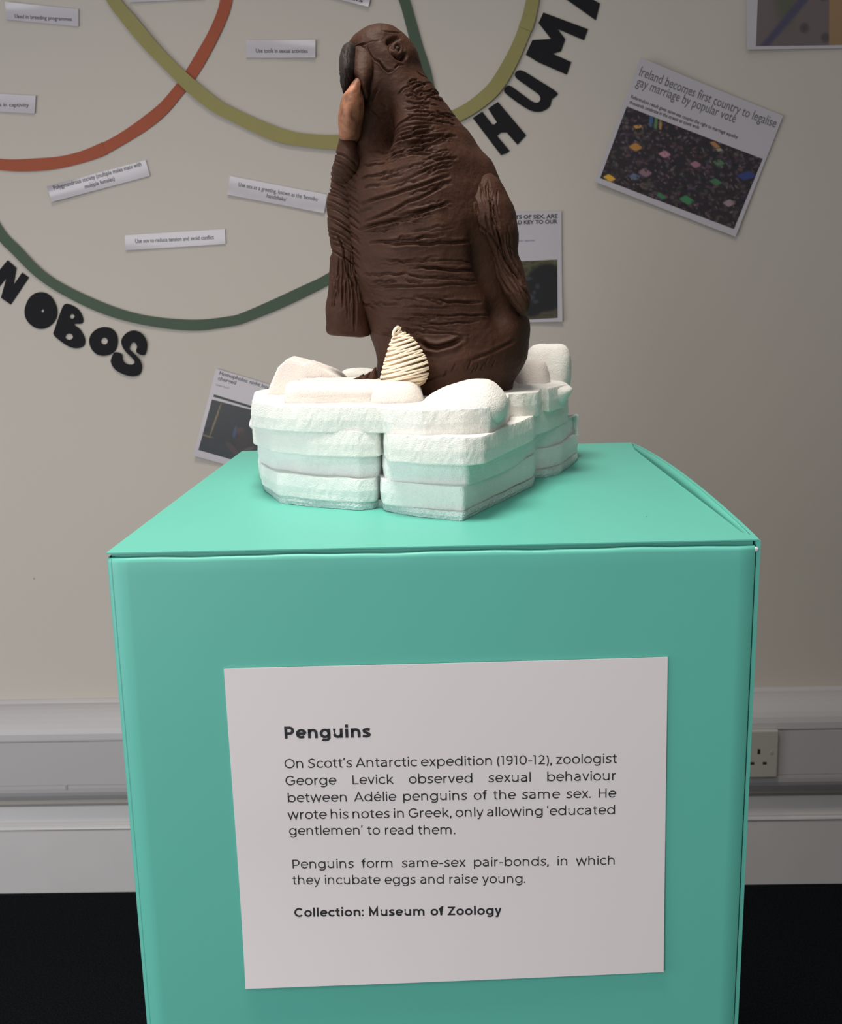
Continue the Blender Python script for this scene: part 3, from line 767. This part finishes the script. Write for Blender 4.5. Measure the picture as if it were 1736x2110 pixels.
class HMap:
    """carved relief, a height in metres over the picture-plane rectangle of the figure"""
    X0, Y0, X1, Y1, Q = 650, 40, 1120, 840, 2
    def __init__(s):
        s.H = np.zeros(((s.Y1-s.Y0)*s.Q, (s.X1-s.X0)*s.Q))
    def groove(s, pts, w, d, rim=0.16):
        P = np.array(pts, float)
        x0, y0 = P.min(0)-5*w; x1, y1 = P.max(0)+5*w
        i0, i1 = int(max(0, (x0-s.X0)*s.Q)), int(min(s.H.shape[1], (x1-s.X0)*s.Q)); j0, j1 = int(max(0, (y0-s.Y0)*s.Q)), int(min(s.H.shape[0], (y1-s.Y0)*s.Q))
        if i1 <= i0 or j1 <= j0: return
        X, Y = np.meshgrid(np.arange(i0, i1)/s.Q+s.X0, np.arange(j0, j1)/s.Q+s.Y0)
        best = np.full(X.shape, 1e9); tt = np.zeros(X.shape); n = len(P)-1
        for k in range(n):
            a, b = P[k], P[k+1]; ab = b-a; L = max(ab@ab, 1e-9)
            t = np.clip(((X-a[0])*ab[0]+(Y-a[1])*ab[1])/L, 0, 1)
            dd = np.hypot(X-a[0]-t*ab[0], Y-a[1]-t*ab[1]); mk = dd < best; best[mk] = dd[mk]; tt[mk] = (k+t[mk])/n
        tapr = np.clip(np.minimum(tt, 1-tt)*6, 0.25, 1)
        s.H[j0:j1, i0:i1] += tapr*d*(-np.exp(-(best/(w*.85))**2)+rim*np.exp(-((best-2.0*w)/w)**2))
    def bump(s, cx, cy, rx, ry, d, ang=0.0):
        X, Y = np.meshgrid(np.arange(s.H.shape[1])/s.Q+s.X0, np.arange(s.H.shape[0])/s.Q+s.Y0)
        c, sn = math.cos(ang), math.sin(ang); dx, dy = X-cx, Y-cy
        s.H += d*np.exp(-((dx*c+dy*sn)/rx)**2-((-dx*sn+dy*c)/ry)**2)
    def __call__(s, x, y):
        i = np.clip((x-s.X0)*s.Q, 0, s.H.shape[1]-1.01); j = np.clip((y-s.Y0)*s.Q, 0, s.H.shape[0]-1.01)
        a, b = i.astype(int), j.astype(int); fx, fy = i-a, j-b
        H = np.clip(s.H, -0.026, 0.012)
        return (H[b, a]*(1-fx)+H[b, a+1]*fx)*(1-fy)+(H[b+1, a]*(1-fx)+H[b+1, a+1]*fx)*fy
def wob(a, b, n=5, amp=2.0, sag=0.0):
    a, b = np.array(a, float), np.array(b, float); out = []
    nn = np.array([-(b-a)[1], (b-a)[0]])/max(1, np.linalg.norm(b-a))
    for k in range(n+1):
        t = k/n; out.append(a+(b-a)*t+nn*(rng.uniform(-amp, amp)*(0 < k < n)+sag*4*t*(1-t)))
    return out

YP = 0.262
pg = empty('clay_penguin', (0.02, YP, TOP+0.075))
tag(pg, 'dark brown carved clay penguin standing on the white foam block', 'sculpture')
hb = HMap()
# chest strokes: rise to the right high up, level lower down
for _ in range(95):
    y = rng.uniform(285, 690); x = rng.uniform(742, 900); L = rng.uniform(28, 120)
    sl = -0.30+0.36*min(1, max(0, (y-380)/180))+rng.uniform(-.16, .16)
    x1 = min(x+L, 930 if y < 480 else 1000)
    if x1-x < 15: continue
    hb.groove(wob((x, y), (x1, y+sl*(x1-x)), 7, 2.4, rng.uniform(-4, 4)), rng.uniform(1.0, 2.6), rng.uniform(.0004, .0022))
for x0, y0, x1, y1, w, d in ((755, 430, 925, 378, 2.2, .0022), (760, 465, 930, 392, 2.0, .0018), (750, 480, 905, 440, 2.6, .0022), (820, 455, 925, 430, 2.2, .002), (752, 486, 890, 452, 1.8, .0016),
                             (770, 507, 915, 492, 2.2, .0022), (800, 509, 975, 503, 2.6, .0026), (800, 540, 900, 541, 1.8, .0014), (868, 553, 985, 560, 2.6, .0024), (840, 570, 990, 578, 1.8, .0014),
                             (770, 590, 985, 585, 2.0, .0016), (860, 612, 990, 622, 2.0, .0018), (850, 643, 1010, 646, 2.2, .0020), (865, 660, 985, 658, 1.8, .0014), (735, 607, 782, 632, 2.2, .002),
                             (750, 350, 800, 345, 2.0, .0016), (890, 345, 940, 340, 2.2, .0018), (860, 300, 940, 292, 2.2, .0018), (790, 325, 900, 302, 2.4, .0020), (800, 310, 895, 285, 2.4, .0020), (845, 330, 890, 318, 2.0, .0018)):
    hb.groove(wob((x0, y0), (x1, y1), 8, 2.2, 3), w*rng.uniform(.8, 1.3), d*1.3)
# side V of diagonal strokes below the shoulder on the left
for k in range(17):
    y = 322+k*14+rng.uniform(-3, 3)
    hb.groove(wob((692+rng.uniform(0, 8), y), (748, y+34+rng.uniform(-4, 6)), 5, 1.2, -3), rng.uniform(1.3, 2.1), rng.uniform(.0010, .0018))
# neck wrinkles
for _ in range(62):
    x = rng.uniform(835, 925); y = rng.uniform(178, 268)
    if (x-835) > (y-120)*1.1: continue
    a = rng.uniform(-.9, .3) if y < 225 else rng.uniform(-.2, .35); L = rng.uniform(14, 38)
    hb.groove(wob((x, y), (x+L*math.cos(a), y+L*math.sin(a)), 4, 2.2), rng.uniform(1.1, 1.9), rng.uniform(.0009, .0017))
for k in range(9):
    y = 272+k*8; hb.groove(wob((785+k*3, y+8), (895+rng.uniform(-10, 12), y-8+k), 6, 1.5, -3), 1.8, .0014)
# head: brow line, cheek, small scratches
hb.groove([(728, 121), (737, 116), (750, 113), (763, 111)], 1.7, .0022); hb.groove([(763, 111), (775, 107), (790, 106)], 1.1, .0008)
hb.groove([(764, 118), (768, 130), (776, 142), (780, 146)], 1.2, .0008)
hb.groove([(779, 145), (788, 149), (797, 162), (806, 169), (815, 167)], 1.8, .0020); hb.groove([(818, 163), (826, 154), (838, 152)], 1.3, .0012)
hb.groove([(793, 85), (808, 87), (828, 84)], 1.3, .0009); hb.groove([(868, 158), (876, 165), (888, 166)], 1.3, .001)
hb.groove([(825, 215), (836, 202), (852, 195)], 1.4, .0012)
hb.groove([(764, 228), (776, 216), (786, 200)], 2.0, .0022); hb.groove([(782, 224), (790, 231)], 1.6, .0016); hb.groove([(762, 240), (772, 252)], 1.8, .0018)
# eye hollow
hb.bump(818, 112, 19, 13, -.0030, .5)
ring = [(823+15*math.cos(t), 121+18*math.sin(t)) for t in np.linspace(0, 2*math.pi, 22)]
arcpt = lambda a0, a1: [(823+14*math.cos(t)*.8-18*math.sin(t)*.6, 121+14*math.cos(t)*.6+18*math.sin(t)*.8) for t in np.radians(np.linspace(a0, a1, 12))]
hb.groove(ring, 2.4, .0009, .1)
hb.groove([(804, 112), (807, 104), (815, 99), (826, 97)], 3.2, .0030, .1); hb.groove([(815, 134), (823, 141), (833, 142), (841, 134), (842, 127)], 3.2, .0030, .1)
hb.bump(823, 121, 9, 11, .0022)
# broad form: chin hollow, shadowed flank, thigh fold, tail flare
hb.bump(784, 282, 28, 50, -.024, .15)
hb.bump(775, 205, 14, 34, .0045)
hb.bump(858, 150, 22, 40, -.0030, -.5)
hb.bump(1000, 560, 22, 70, -.009, -.35); hb.bump(1030, 645, 26, 34, -.009)
hb.bump(925, 745, 70, 38, .006); hb.groove([(872, 696), (888, 706), (905, 709), (930, 702), (950, 693)], 4.0, .0038, .5)
hb.groove([(960, 735), (1000, 722), (1040, 706), (1058, 698)], 3, .0014)
for x, y in ((958, 748), (966, 756), (973, 753), (985, 750), (992, 744), (1008, 748), (915, 762), (930, 752)): hb.groove([(x, y), (x+7, y-13)], 1.5, .0013)
hb.groove([(872, 780), (900, 765), (925, 756)], 2.0, .0012)
hb.bump(840, 640, 60, 90, .004)
lump = [(Waves(75, 24, 3), .0009), (Waves(210, 24, 4), .0006), (Waves(650, 24, 8), .00012)]
body_rows = [(58, 782, 786, -.004, .0008), (59.5, 765, 803, -.004, .013), (65, 748, 818, -.004, .021), (77, 732, 832, -.004, .028), (97, 719, 853, -.004, .033), (118, 719, 867, -.004, .036), (144, 722, 878, -.003, .038),
             (171, 727, 891, -.002, .040), (213, 731, 919, 0, .043), (240, 724, 938, .001, .046), (272, 714, 965, .002, .050), (303, 706, 989, .004, .055), (337, 700, 1016, .005, .060), (385, 696, 1034, .006, .065),
             (427, 696, 1044, .006, .068), (485, 698, 1052, .006, .070), (520, 702, 1054, .006, .070), (568, 712, 1060, .006, .069), (618, 735, 1072, .005, .067), (666, 756, 1091, .004, .064), (713, 772, 1087, .002, .061),
             (745, 776, 1080, 0, .058), (777, 774, 1062, 0, .055), (800, 772, 1056, 0, .053), (812, 772, 1056, 0, .050)]
loft('body', body_rows, YP, 620, 460, M_CLAY, pg, 2.0, hb, 1.3, lump)

hl = HMap()
for k in range(26):
    y = 330+k*9.5+rng.uniform(-3, 3)
    if y < 520: hl.groove(wob((678+rng.uniform(0, 10), y), (744+rng.uniform(-6, 8), y+36+rng.uniform(-5, 6)), 5, 1.2, -3), rng.uniform(1.3, 2.1), rng.uniform(.0010, .0018))
for k in range(24):
    x = rng.uniform(684, 742); y = rng.uniform(490, 600); hl.groove(wob((x, y), (x+rng.uniform(-4, 10), y+rng.uniform(35, 80)), 5, 1.5), rng.uniform(1.2, 2), rng.uniform(.0008, .0016))
hl.groove([(735, 575), (738, 620), (737, 680)], 2.2, .002); hl.groove([(697, 480), (715, 520), (722, 560), (742, 600)], 2.4, .0022)
loft('flipper', [(312, 701, 706, .01, .002), (322, 698, 716, .0, .012), (351, 689, 738, -.003, .018), (400, 685, 752, -.007, .023), (428, 679, 755, -.008, .025), (455, 680, 755, -.009, .025), (499, 683, 755, -.010, .024), (520, 686, 755, -.012, .023),
                 (545, 681, 755, -.013, .022), (599, 676, 758, -.014, .020), (637, 673, 761, -.015, .018), (672, 674, 764, -.015, .015), (686, 678, 765, -.014, .011), (692, 690, 755, -.014, .006), (694, 715, 735, -.014, .001)],
     YP, 260, 300, M_CLAY, pg, 2.2, hl, 1.2, lump)['label'] = 'broad clay flipper hanging on the left, blunt lower end'
hr = HMap()
for _ in range(60):
    x = rng.uniform(945, 1050); y = rng.uniform(370, 560); L = rng.uniform(35, 100)
    dx = .12+.45*max(0, (y-430)/130)+rng.uniform(-.1, .1)
    hr.groove(wob((x, y), (x+dx*L, y+L), 5, 1.6, 3), rng.uniform(1.2, 2.2), rng.uniform(.0008, .0017))
hr.groove([(966, 462), (990, 480), (1012, 500), (1030, 530), (1050, 560), (1072, 590)], 2.6, .0024)
hr.groove([(1005, 400), (1010, 450), (1025, 500), (1042, 540), (1060, 570)], 2.2, .0018)
hr.bump(965, 367, 6, 5, -.003); hr.bump(950, 350, 18, 14, .002)
loft('flipper', [(352, 985, 995, .0, .003), (362, 955, 1010, -.020, .008), (380, 942, 1030, -.020, .017), (405, 934, 1044, -.018, .026), (427, 935, 1054, -.016, .034), (459, 940, 1063, -.013, .039), (485, 957, 1068, -.012, .038), (502, 980, 1068, -.011, .034), (520, 993, 1067, -.012, .030), (540, 1003, 1070, -.014, .026),
                 (568, 1015, 1077, -.018, .022), (599, 1031, 1083, -.024, .019), (613, 1044, 1086, -.026, .016), (628, 1056, 1087, -.027, .012), (640, 1064, 1085, -.027, .008), (648, 1072, 1078, -.027, .001)],
     YP, 260, 280, M_CLAY, pg, 2.1, hr, 1.2, lump)['label'] = 'tapering clay flipper on the right with long carved feathers'
hk = HMap()
for _ in range(14):
    x = rng.uniform(706, 730); y = rng.uniform(120, 200); hk.groove(wob((x, y), (x+rng.uniform(-3, 5), y+rng.uniform(6, 20)), 3, 1.5), rng.uniform(1.2, 2.2), rng.uniform(.0004, .0010))
loft('upper_bill', [(100, 722, 726, -.022, .002), (110, 713, 738, -.026, .012), (132, 708, 742, -.030, .018), (161, 705, 744, -.034, .020), (180, 707, 742, -.036, .018), (196, 710, 736, -.036, .014), (207, 713, 727, -.036, .008), (214, 716, 719, -.036, .001)],
     YP, 120, 140, M_CLAYD, pg, 2.0, hk, 1.0, lump)['label'] = 'near black clay upper bill'
loft('bill_ridge', [(106, 748, 756, -.022, .002), (116, 734, 770, -.024, .010), (135, 729, 780, -.026, .015), (155, 728, 782, -.029, .018), (175, 732, 779, -.033, .018), (190, 742, 775, -.036, .016), (205, 752, 769, -.041, .010), (216, 757, 768, -.040, .006), (222, 761, 765, -.040, .001)],
     YP, 120, 140, M_CLAY, pg, 2.2, None, 1.0, lump)
hc = HMap()
hc.groove([(757, 175), (758, 195), (756, 222)], 1.5, .002); hc.bump(740, 262, 8, 12, -.003); hc.bump(722, 235, 8, 14, .001)
loft('lower_bill', [(172, 748, 754, -.036, .002), (180, 740, 759, -.038, .009), (196, 728, 759, -.040, .014), (215, 714, 758, -.040, .018), (240, 709, 756, -.038, .021), (265, 707, 753, -.035, .022), (285, 707, 749, -.031, .022), (298, 711, 745, -.028, .018), (308, 722, 735, -.025, .002)],
     YP, 140, 160, M_COPPER, pg, 2.0, hc, 1.0, lump)['label'] = 'copper coloured clay lower bill'
loft('throat_feathers', [(280, 715, 735, -.020, .004), (290, 708, 748, -.022, .012), (310, 705, 757, -.022, .020), (335, 700, 760, -.022, .024), (360, 695, 758, -.020, .022), (385, 696, 745, -.014, .014), (400, 700, 725, -.008, .002)],
     YP, 140, 140, M_CLAY, pg, 2.0, hb, 1.0, lump)
# eye: ring and pupil set into the hollow
def surf(px, py):
    K = np.array(body_rows); r = [np.interp(py, K[:, 0], K[:, k]) for k in range(1, 5)]
    c, hw = (r[0]+r[1])/2, (r[1]-r[0])/2; t = (px-c)/hw
    q = on_y(px, py, YP); q[1] = YP+r[2]-r[3]*math.sqrt(max(0, 1-t*t)); return q, t
q, t = surf(823, 121)
def torus(name, R1, r1, m, parent, c, ax, sz=1.2, nseg=28, ns=10):
    bm = bmesh.new(); V = []
    for i in range(nseg):
        a = i/nseg*2*math.pi
        V.append([bm.verts.new(((R1+r1*math.cos(b))*math.cos(a), (R1+r1*math.cos(b))*math.sin(a)*sz, r1*math.sin(b))) for b in np.linspace(0, 2*math.pi, ns, endpoint=False)])
    for i in range(nseg):
        for j in range(ns): bm.faces.new((V[i][j], V[(i+1) % nseg][j], V[(i+1) % nseg][(j+1) % ns], V[i][(j+1) % ns]))
    rot = Vector((0, 0, 1)).rotation_difference(Vector(ax)).to_matrix()
    bmesh.ops.rotate(bm, verts=bm.verts, matrix=rot); bmesh.ops.translate(bm, verts=bm.verts, vec=c)
    return bm_obj(name, bm, m, parent, True)
axn = (t*0.8, -math.sqrt(max(.1, 1-t*t)), 0.15)
ey = torus('eye', .0036, .0016, M_CLAY, pg, (q[0], q[1]+.0012, q[2]), axn)
bm = bmesh.new(); bmesh.ops.create_icosphere(bm, subdivisions=3, radius=.0015)
bmesh.ops.translate(bm, verts=bm.verts, vec=(q[0], q[1]+.0006, q[2])); bm_obj('pupil', bm, M_CLAYD, ey, True)
q2, t2 = surf(722, 105)
bm = bmesh.new(); bmesh.ops.create_icosphere(bm, subdivisions=3, radius=.0036); bmesh.ops.translate(bm, verts=bm.verts, vec=(q2[0], q2[1], q2[2])); bm_obj('eye', bm, M_CLAYD, pg, True)
# toes peeping out at the left of the base
for k, (a, b) in enumerate((((752, 768), (738, 777)), ((766, 762), (752, 775)), ((775, 755), (768, 774)))):
    loft('toe', [(a[1], a[0]-1, a[0]+3, -.01, .002), ((a[1]+b[1])/2, (a[0]+b[0])/2-6, (a[0]+b[0])/2+8, -.01, .010), (b[1], b[0]-10, b[0]+14, -.012, .014), (b[1]+7, b[0]-8, b[0]+14, -.012, .014)], YP-.02, 24, 20, M_CLAY, pg, 2.0, None, 1.0, lump)

# ------------------------------------------------------------------ foam block
fb = empty('foam_iceberg', (0, 0.25, TOP))
tag(fb, 'block of stacked white packing foam sheets shaped like ice on the teal lid', 'foam block')
def foam_layer(name, front_px, back, z0, z1, m, grow=0.0, seed=0, rough=.0009):
    F = [on_z(x, y, TOP+z0)[:2] for x, y in front_px]
    P = resample(np.array(F+[np.array(b) for b in back]), 420, closed=True)
    r = np.random.RandomState(seed)
    for _ in range(2): P = (np.roll(P, 1, 0)+2*P+np.roll(P, -1, 0))/4
    T = np.roll(P, -1, 0)-np.roll(P, 1, 0); T /= np.linalg.norm(T, axis=1)[:, None]; Nn = np.stack([T[:, 1], -T[:, 0]], 1)
    n = len(P); wv = Waves(150, 20, seed+5)
    sec = [(.0, -.0007), (.05, -.0001), (.25, 0), (.5, .0004), (.75, 0), (.93, -.0004), (1.0, -.0006)]
    bm = bmesh.new(); rings = []
    for (f_, o_) in sec:
        z = z0+(z1-z0)*f_
        Q = np.c_[P, np.full(n, z)]; d = wv(Q)*.0004+r.uniform(-1, 1, n)*rough*.3+o_+grow
        Q[:, :2] += Nn*d[:, None]; Q[:, 2] += wv(Q[:, ::-1]*1.3)*.0004*(1 if f_ > .5 else .3)
        rings.append([bm.verts.new((q[0], q[1], TOP+q[2])) for q in Q])
    for a, b in zip(rings[:-1], rings[1:]):
        for i in range(n): bm.faces.new((a[i], a[(i+1) % n], b[(i+1) % n], b[i]))
    bm.faces.new(rings[0]); bm.faces.new(rings[-1])
    return bm_obj(name, bm, m, fb, False)
back = [(.146, .372), (.12, .405), (.06, .43), (-.03, .435), (-.10, .41), (-.145, .36), (-.16, .30)]
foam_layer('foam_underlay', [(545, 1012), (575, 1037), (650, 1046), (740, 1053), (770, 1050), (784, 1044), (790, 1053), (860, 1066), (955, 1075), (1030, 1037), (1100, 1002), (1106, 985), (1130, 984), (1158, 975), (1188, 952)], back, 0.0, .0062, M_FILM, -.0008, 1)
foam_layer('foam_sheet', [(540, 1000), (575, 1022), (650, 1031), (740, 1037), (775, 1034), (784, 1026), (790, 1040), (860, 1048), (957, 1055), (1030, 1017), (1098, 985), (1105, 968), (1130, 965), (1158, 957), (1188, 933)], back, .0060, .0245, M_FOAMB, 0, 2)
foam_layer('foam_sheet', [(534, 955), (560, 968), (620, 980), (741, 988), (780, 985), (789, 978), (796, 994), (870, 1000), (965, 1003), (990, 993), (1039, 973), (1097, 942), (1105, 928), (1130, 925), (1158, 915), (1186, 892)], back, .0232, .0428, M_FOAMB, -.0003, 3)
foam_layer('foam_sheet', [(524, 915), (560, 932), (640, 940), (735, 943), (782, 941), (790, 936), (800, 952), (870, 957), (958, 960), (1000, 956), (1040, 936), (1099, 908), (1106, 896), (1130, 889), (1172, 868)], [(.125, .372), (.11, .405)]+back[2:], .0414, .0613, M_FOAM, 0, 4)
foam_layer('foam_sheet', [(520, 880), (555, 887), (620, 892), (735, 893), (782, 893), (792, 892), (800, 898), (870, 902), (958, 900), (1012, 896), (1044, 880), (1052, 862), (1075, 862), (1110, 858), (1116, 848), (1130, 850), (1168, 838)], [(.125, .372), (.11, .405)]+back[2:], 0.0598, .0800, M_FOAM, 0, 5)
fl = [(Waves(60, 20, 9), .0014), (Waves(150, 24, 12), .0006), (Waves(420, 24, 10), .00015)]
def puff(rows, Yc, m, ex=3.2, nth=120, nr=70, label=None, name='foam_lump'):
    o = loft(name, rows, Yc, nth, nr, m, fb, ex, None, 1.0, fl, jitter=.00018); return o
# rising curled sheet on the right lobe
puff([(783, 975, 992, .0, .004), (786, 950, 1008, .0, .022), (795, 918, 1022, .0, .032), (812, 888, 1036, 0, .040), (830, 872, 1040, 0, .046), (846, 867, 1036, 0, .048), (862, 872, 1026, 0, .044)], .148, M_FOAM, 2.8)
# front left slab and the rounded lump at its right end
puff([(783, 612, 770, .012, .020), (786, 600, 790, .008, .026), (795, 594, 800, .0, .030), (815, 592, 800, 0, .031), (829, 593, 798, 0, .031), (834, 600, 790, 0, .028)], .20, M_FOAMW, 5, 160, 60)
puff([(778, 800, 845, .0, .014), (781, 782, 862, .0, .024), (795, 770, 872, -.002, .030), (815, 765, 877, -.003, .032), (832, 766, 876, -.003, .031), (840, 775, 868, -.002, .028)], .19, M_FOAMW, 2.8)
puff([(830, 600, 870, .0, .026), (836, 592, 876, 0, .030), (855, 592, 878, 0, .030), (866, 596, 874, 0, .028)], .190, M_FOAM, 5, 160, 60)
# leaning sheets on the left
def wedge(pts, y0, y1, m, seed=1):
    """foam sheet whose outline is given at its near face, pushed back to y1"""
    bm = bmesh.new()
    O = resample(np.array([on_y(x, y, y0) for x, y in pts]), 90, closed=True)
    w = Waves(180, 20, seed); rings = []
    for k, (t, ins) in enumerate(((0, .0012), (.06, 0), (.35, 0), (.65, 0), (.94, 0), (1, .0012))):
        c = O.mean(0); Q = O.copy(); Q[:, 1] = y0+(y1-y0)*t
        Q += (c-O)/np.linalg.norm(c-O, axis=1)[:, None]*ins; Q += w(Q)[:, None]*np.array([.0006, .0006, .0008])
        rings.append([bm.verts.new(q) for q in Q])
    n = len(O)
    for a, b in zip(rings[:-1], rings[1:]):
        for i in range(n): bm.faces.new((a[i], a[(i+1) % n], b[(i+1) % n], b[i]))
    bm.faces.new(rings[0]); bm.faces.new(rings[-1]); return bm_obj('foam_lump', bm, m, fb, False)
wedge([(548, 818), (556, 792), (572, 757), (592, 739), (618, 745), (650, 757), (690, 777), (700, 790), (690, 815), (600, 822)], .25, .30, M_FOAMW, 3)
wedge([(622, 752), (636, 743), (652, 748), (690, 772), (712, 788), (705, 800), (660, 795), (625, 778)], .235, .275, M_FOAMW, 4)
puff([(812, 560, 640, 0, .020), (818, 548, 660, 0, .028), (830, 536, 664, 0, .034), (850, 526, 664, 0, .037), (870, 519, 660, 0, .038), (878, 526, 640, 0, .034)], .255, M_FOAM, 3.0)
# back right lumps and a tuft behind the figure
puff([(708, 1110, 1158, 0, .012), (713, 1096, 1168, 0, .020), (728, 1084, 1175, 0, .026), (750, 1078, 1177, 0, .030), (775, 1080, 1176, 0, .032), (795, 1085, 1172, 0, .032)], .37, M_FOAM, 2.8)
puff([(742, 1078, 1112, 0, .010), (748, 1066, 1122, 0, .018), (765, 1056, 1128, 0, .024), (785, 1046, 1130, 0, .028), (800, 1040, 1130, 0, .030)], .325, M_FOAMW, 2.6)
puff([(790, 1040, 1112, .0, .030), (796, 1030, 1172, .012, .048), (815, 1028, 1168, .012, .050), (832, 1030, 1160, .014, .046)], .305, M_FOAM, 5)
puff([(756, 735, 760, 0, .006), (762, 712, 775, 0, .012), (775, 702, 790, 0, .016), (800, 700, 795, 0, .018), (818, 700, 795, 0, .018)], .38, M_FOAM, 2.6)
puff([(776, 640, 990, 0, .050), (782, 600, 1050, 0, .075), (800, 590, 1080, 0, .085), (830, 590, 1100, 0, .085)], .315, M_FOAMW, 4, 200, 40)

# ------------------------------------------------------------------ cord-wound egg
YE = 0.188
eg = empty('string_egg', (on_y(833, 790, YE)[0], YE, on_y(833, 790, YE)[2]))
tag(eg, 'cream string-wound pear-shaped egg leaning on the penguin on the foam', 'egg')
EP = [(684, 820, 823), (690, 812, 834), (700, 805, 846), (715, 799, 857), (732, 793, 867), (750, 788, 877), (764, 785, 882), (776, 784, 883), (788, 790, 880), (796, 800, 868)]
EK = resample(crom(np.array(EP, float), 8), 120)
loft('egg_core', [(a, b+3, c-3, 0, (c-b-6)/2*(YE-CAM[1])/FPX*1.02) for a, b, c in EP], YE, 40, 60, M_CORE, eg, 2.0)
turns = 27; N = turns*44; ctr = []
for i in range(N+1):
    f_ = i/N*(len(EK)-1); k = min(int(f_), len(EK)-2); row = EK[k]*(1-f_+k)+EK[k+1]*(f_-k)
    a = i/44*2*math.pi; A, B = on_y(row[1], row[0], YE), on_y(row[2], row[0], YE); c = (A+B)/2; r_ = (B[0]-A[0])/2
    tl = r_*math.cos(a)*(0.22+.10*math.sin(i/300)) + .0007*math.sin(a*1.37+i*.01)
    ctr.append((c[0]+r_*math.cos(a), YE+r_*math.sin(a), c[2]-tl*-1.0))
def tube(name, C, rad, ns, m, parent):
    C = np.array(C); T = np.gradient(C, axis=0); T /= np.maximum(np.linalg.norm(T, axis=1), 1e-9)[:, None]
    up = np.array([0, 0, 1.0]); A = np.cross(T, up); A /= np.maximum(np.linalg.norm(A, axis=1), 1e-9)[:, None]; Bv = np.cross(T, A)
    vs = []
    for i in range(len(C)):
        for k in range(ns):
            b = k/ns*2*math.pi; vs.append(C[i]+(A[i]*math.cos(b)+Bv[i]*math.sin(b))*rad)
    fs = [(i*ns+k, i*ns+(k+1) % ns, (i+1)*ns+(k+1) % ns, (i+1)*ns+k) for i in range(len(C)-1) for k in range(ns)]
    fs += [tuple(range(ns)), tuple(range((len(C)-1)*ns, len(C)*ns))[::-1]]
    return mesh(name, vs, fs, m, parent, True)
tube('wound_cord', ctr, .00088, 7, M_CORD, eg)
tube('cord_end', crom([on_y(811, 692, YE-.006), on_y(813, 682, YE-.006), on_y(819, 675, YE-.004), on_y(825, 677, YE-.002)], 6), .0014, 8, M_CORD, eg)
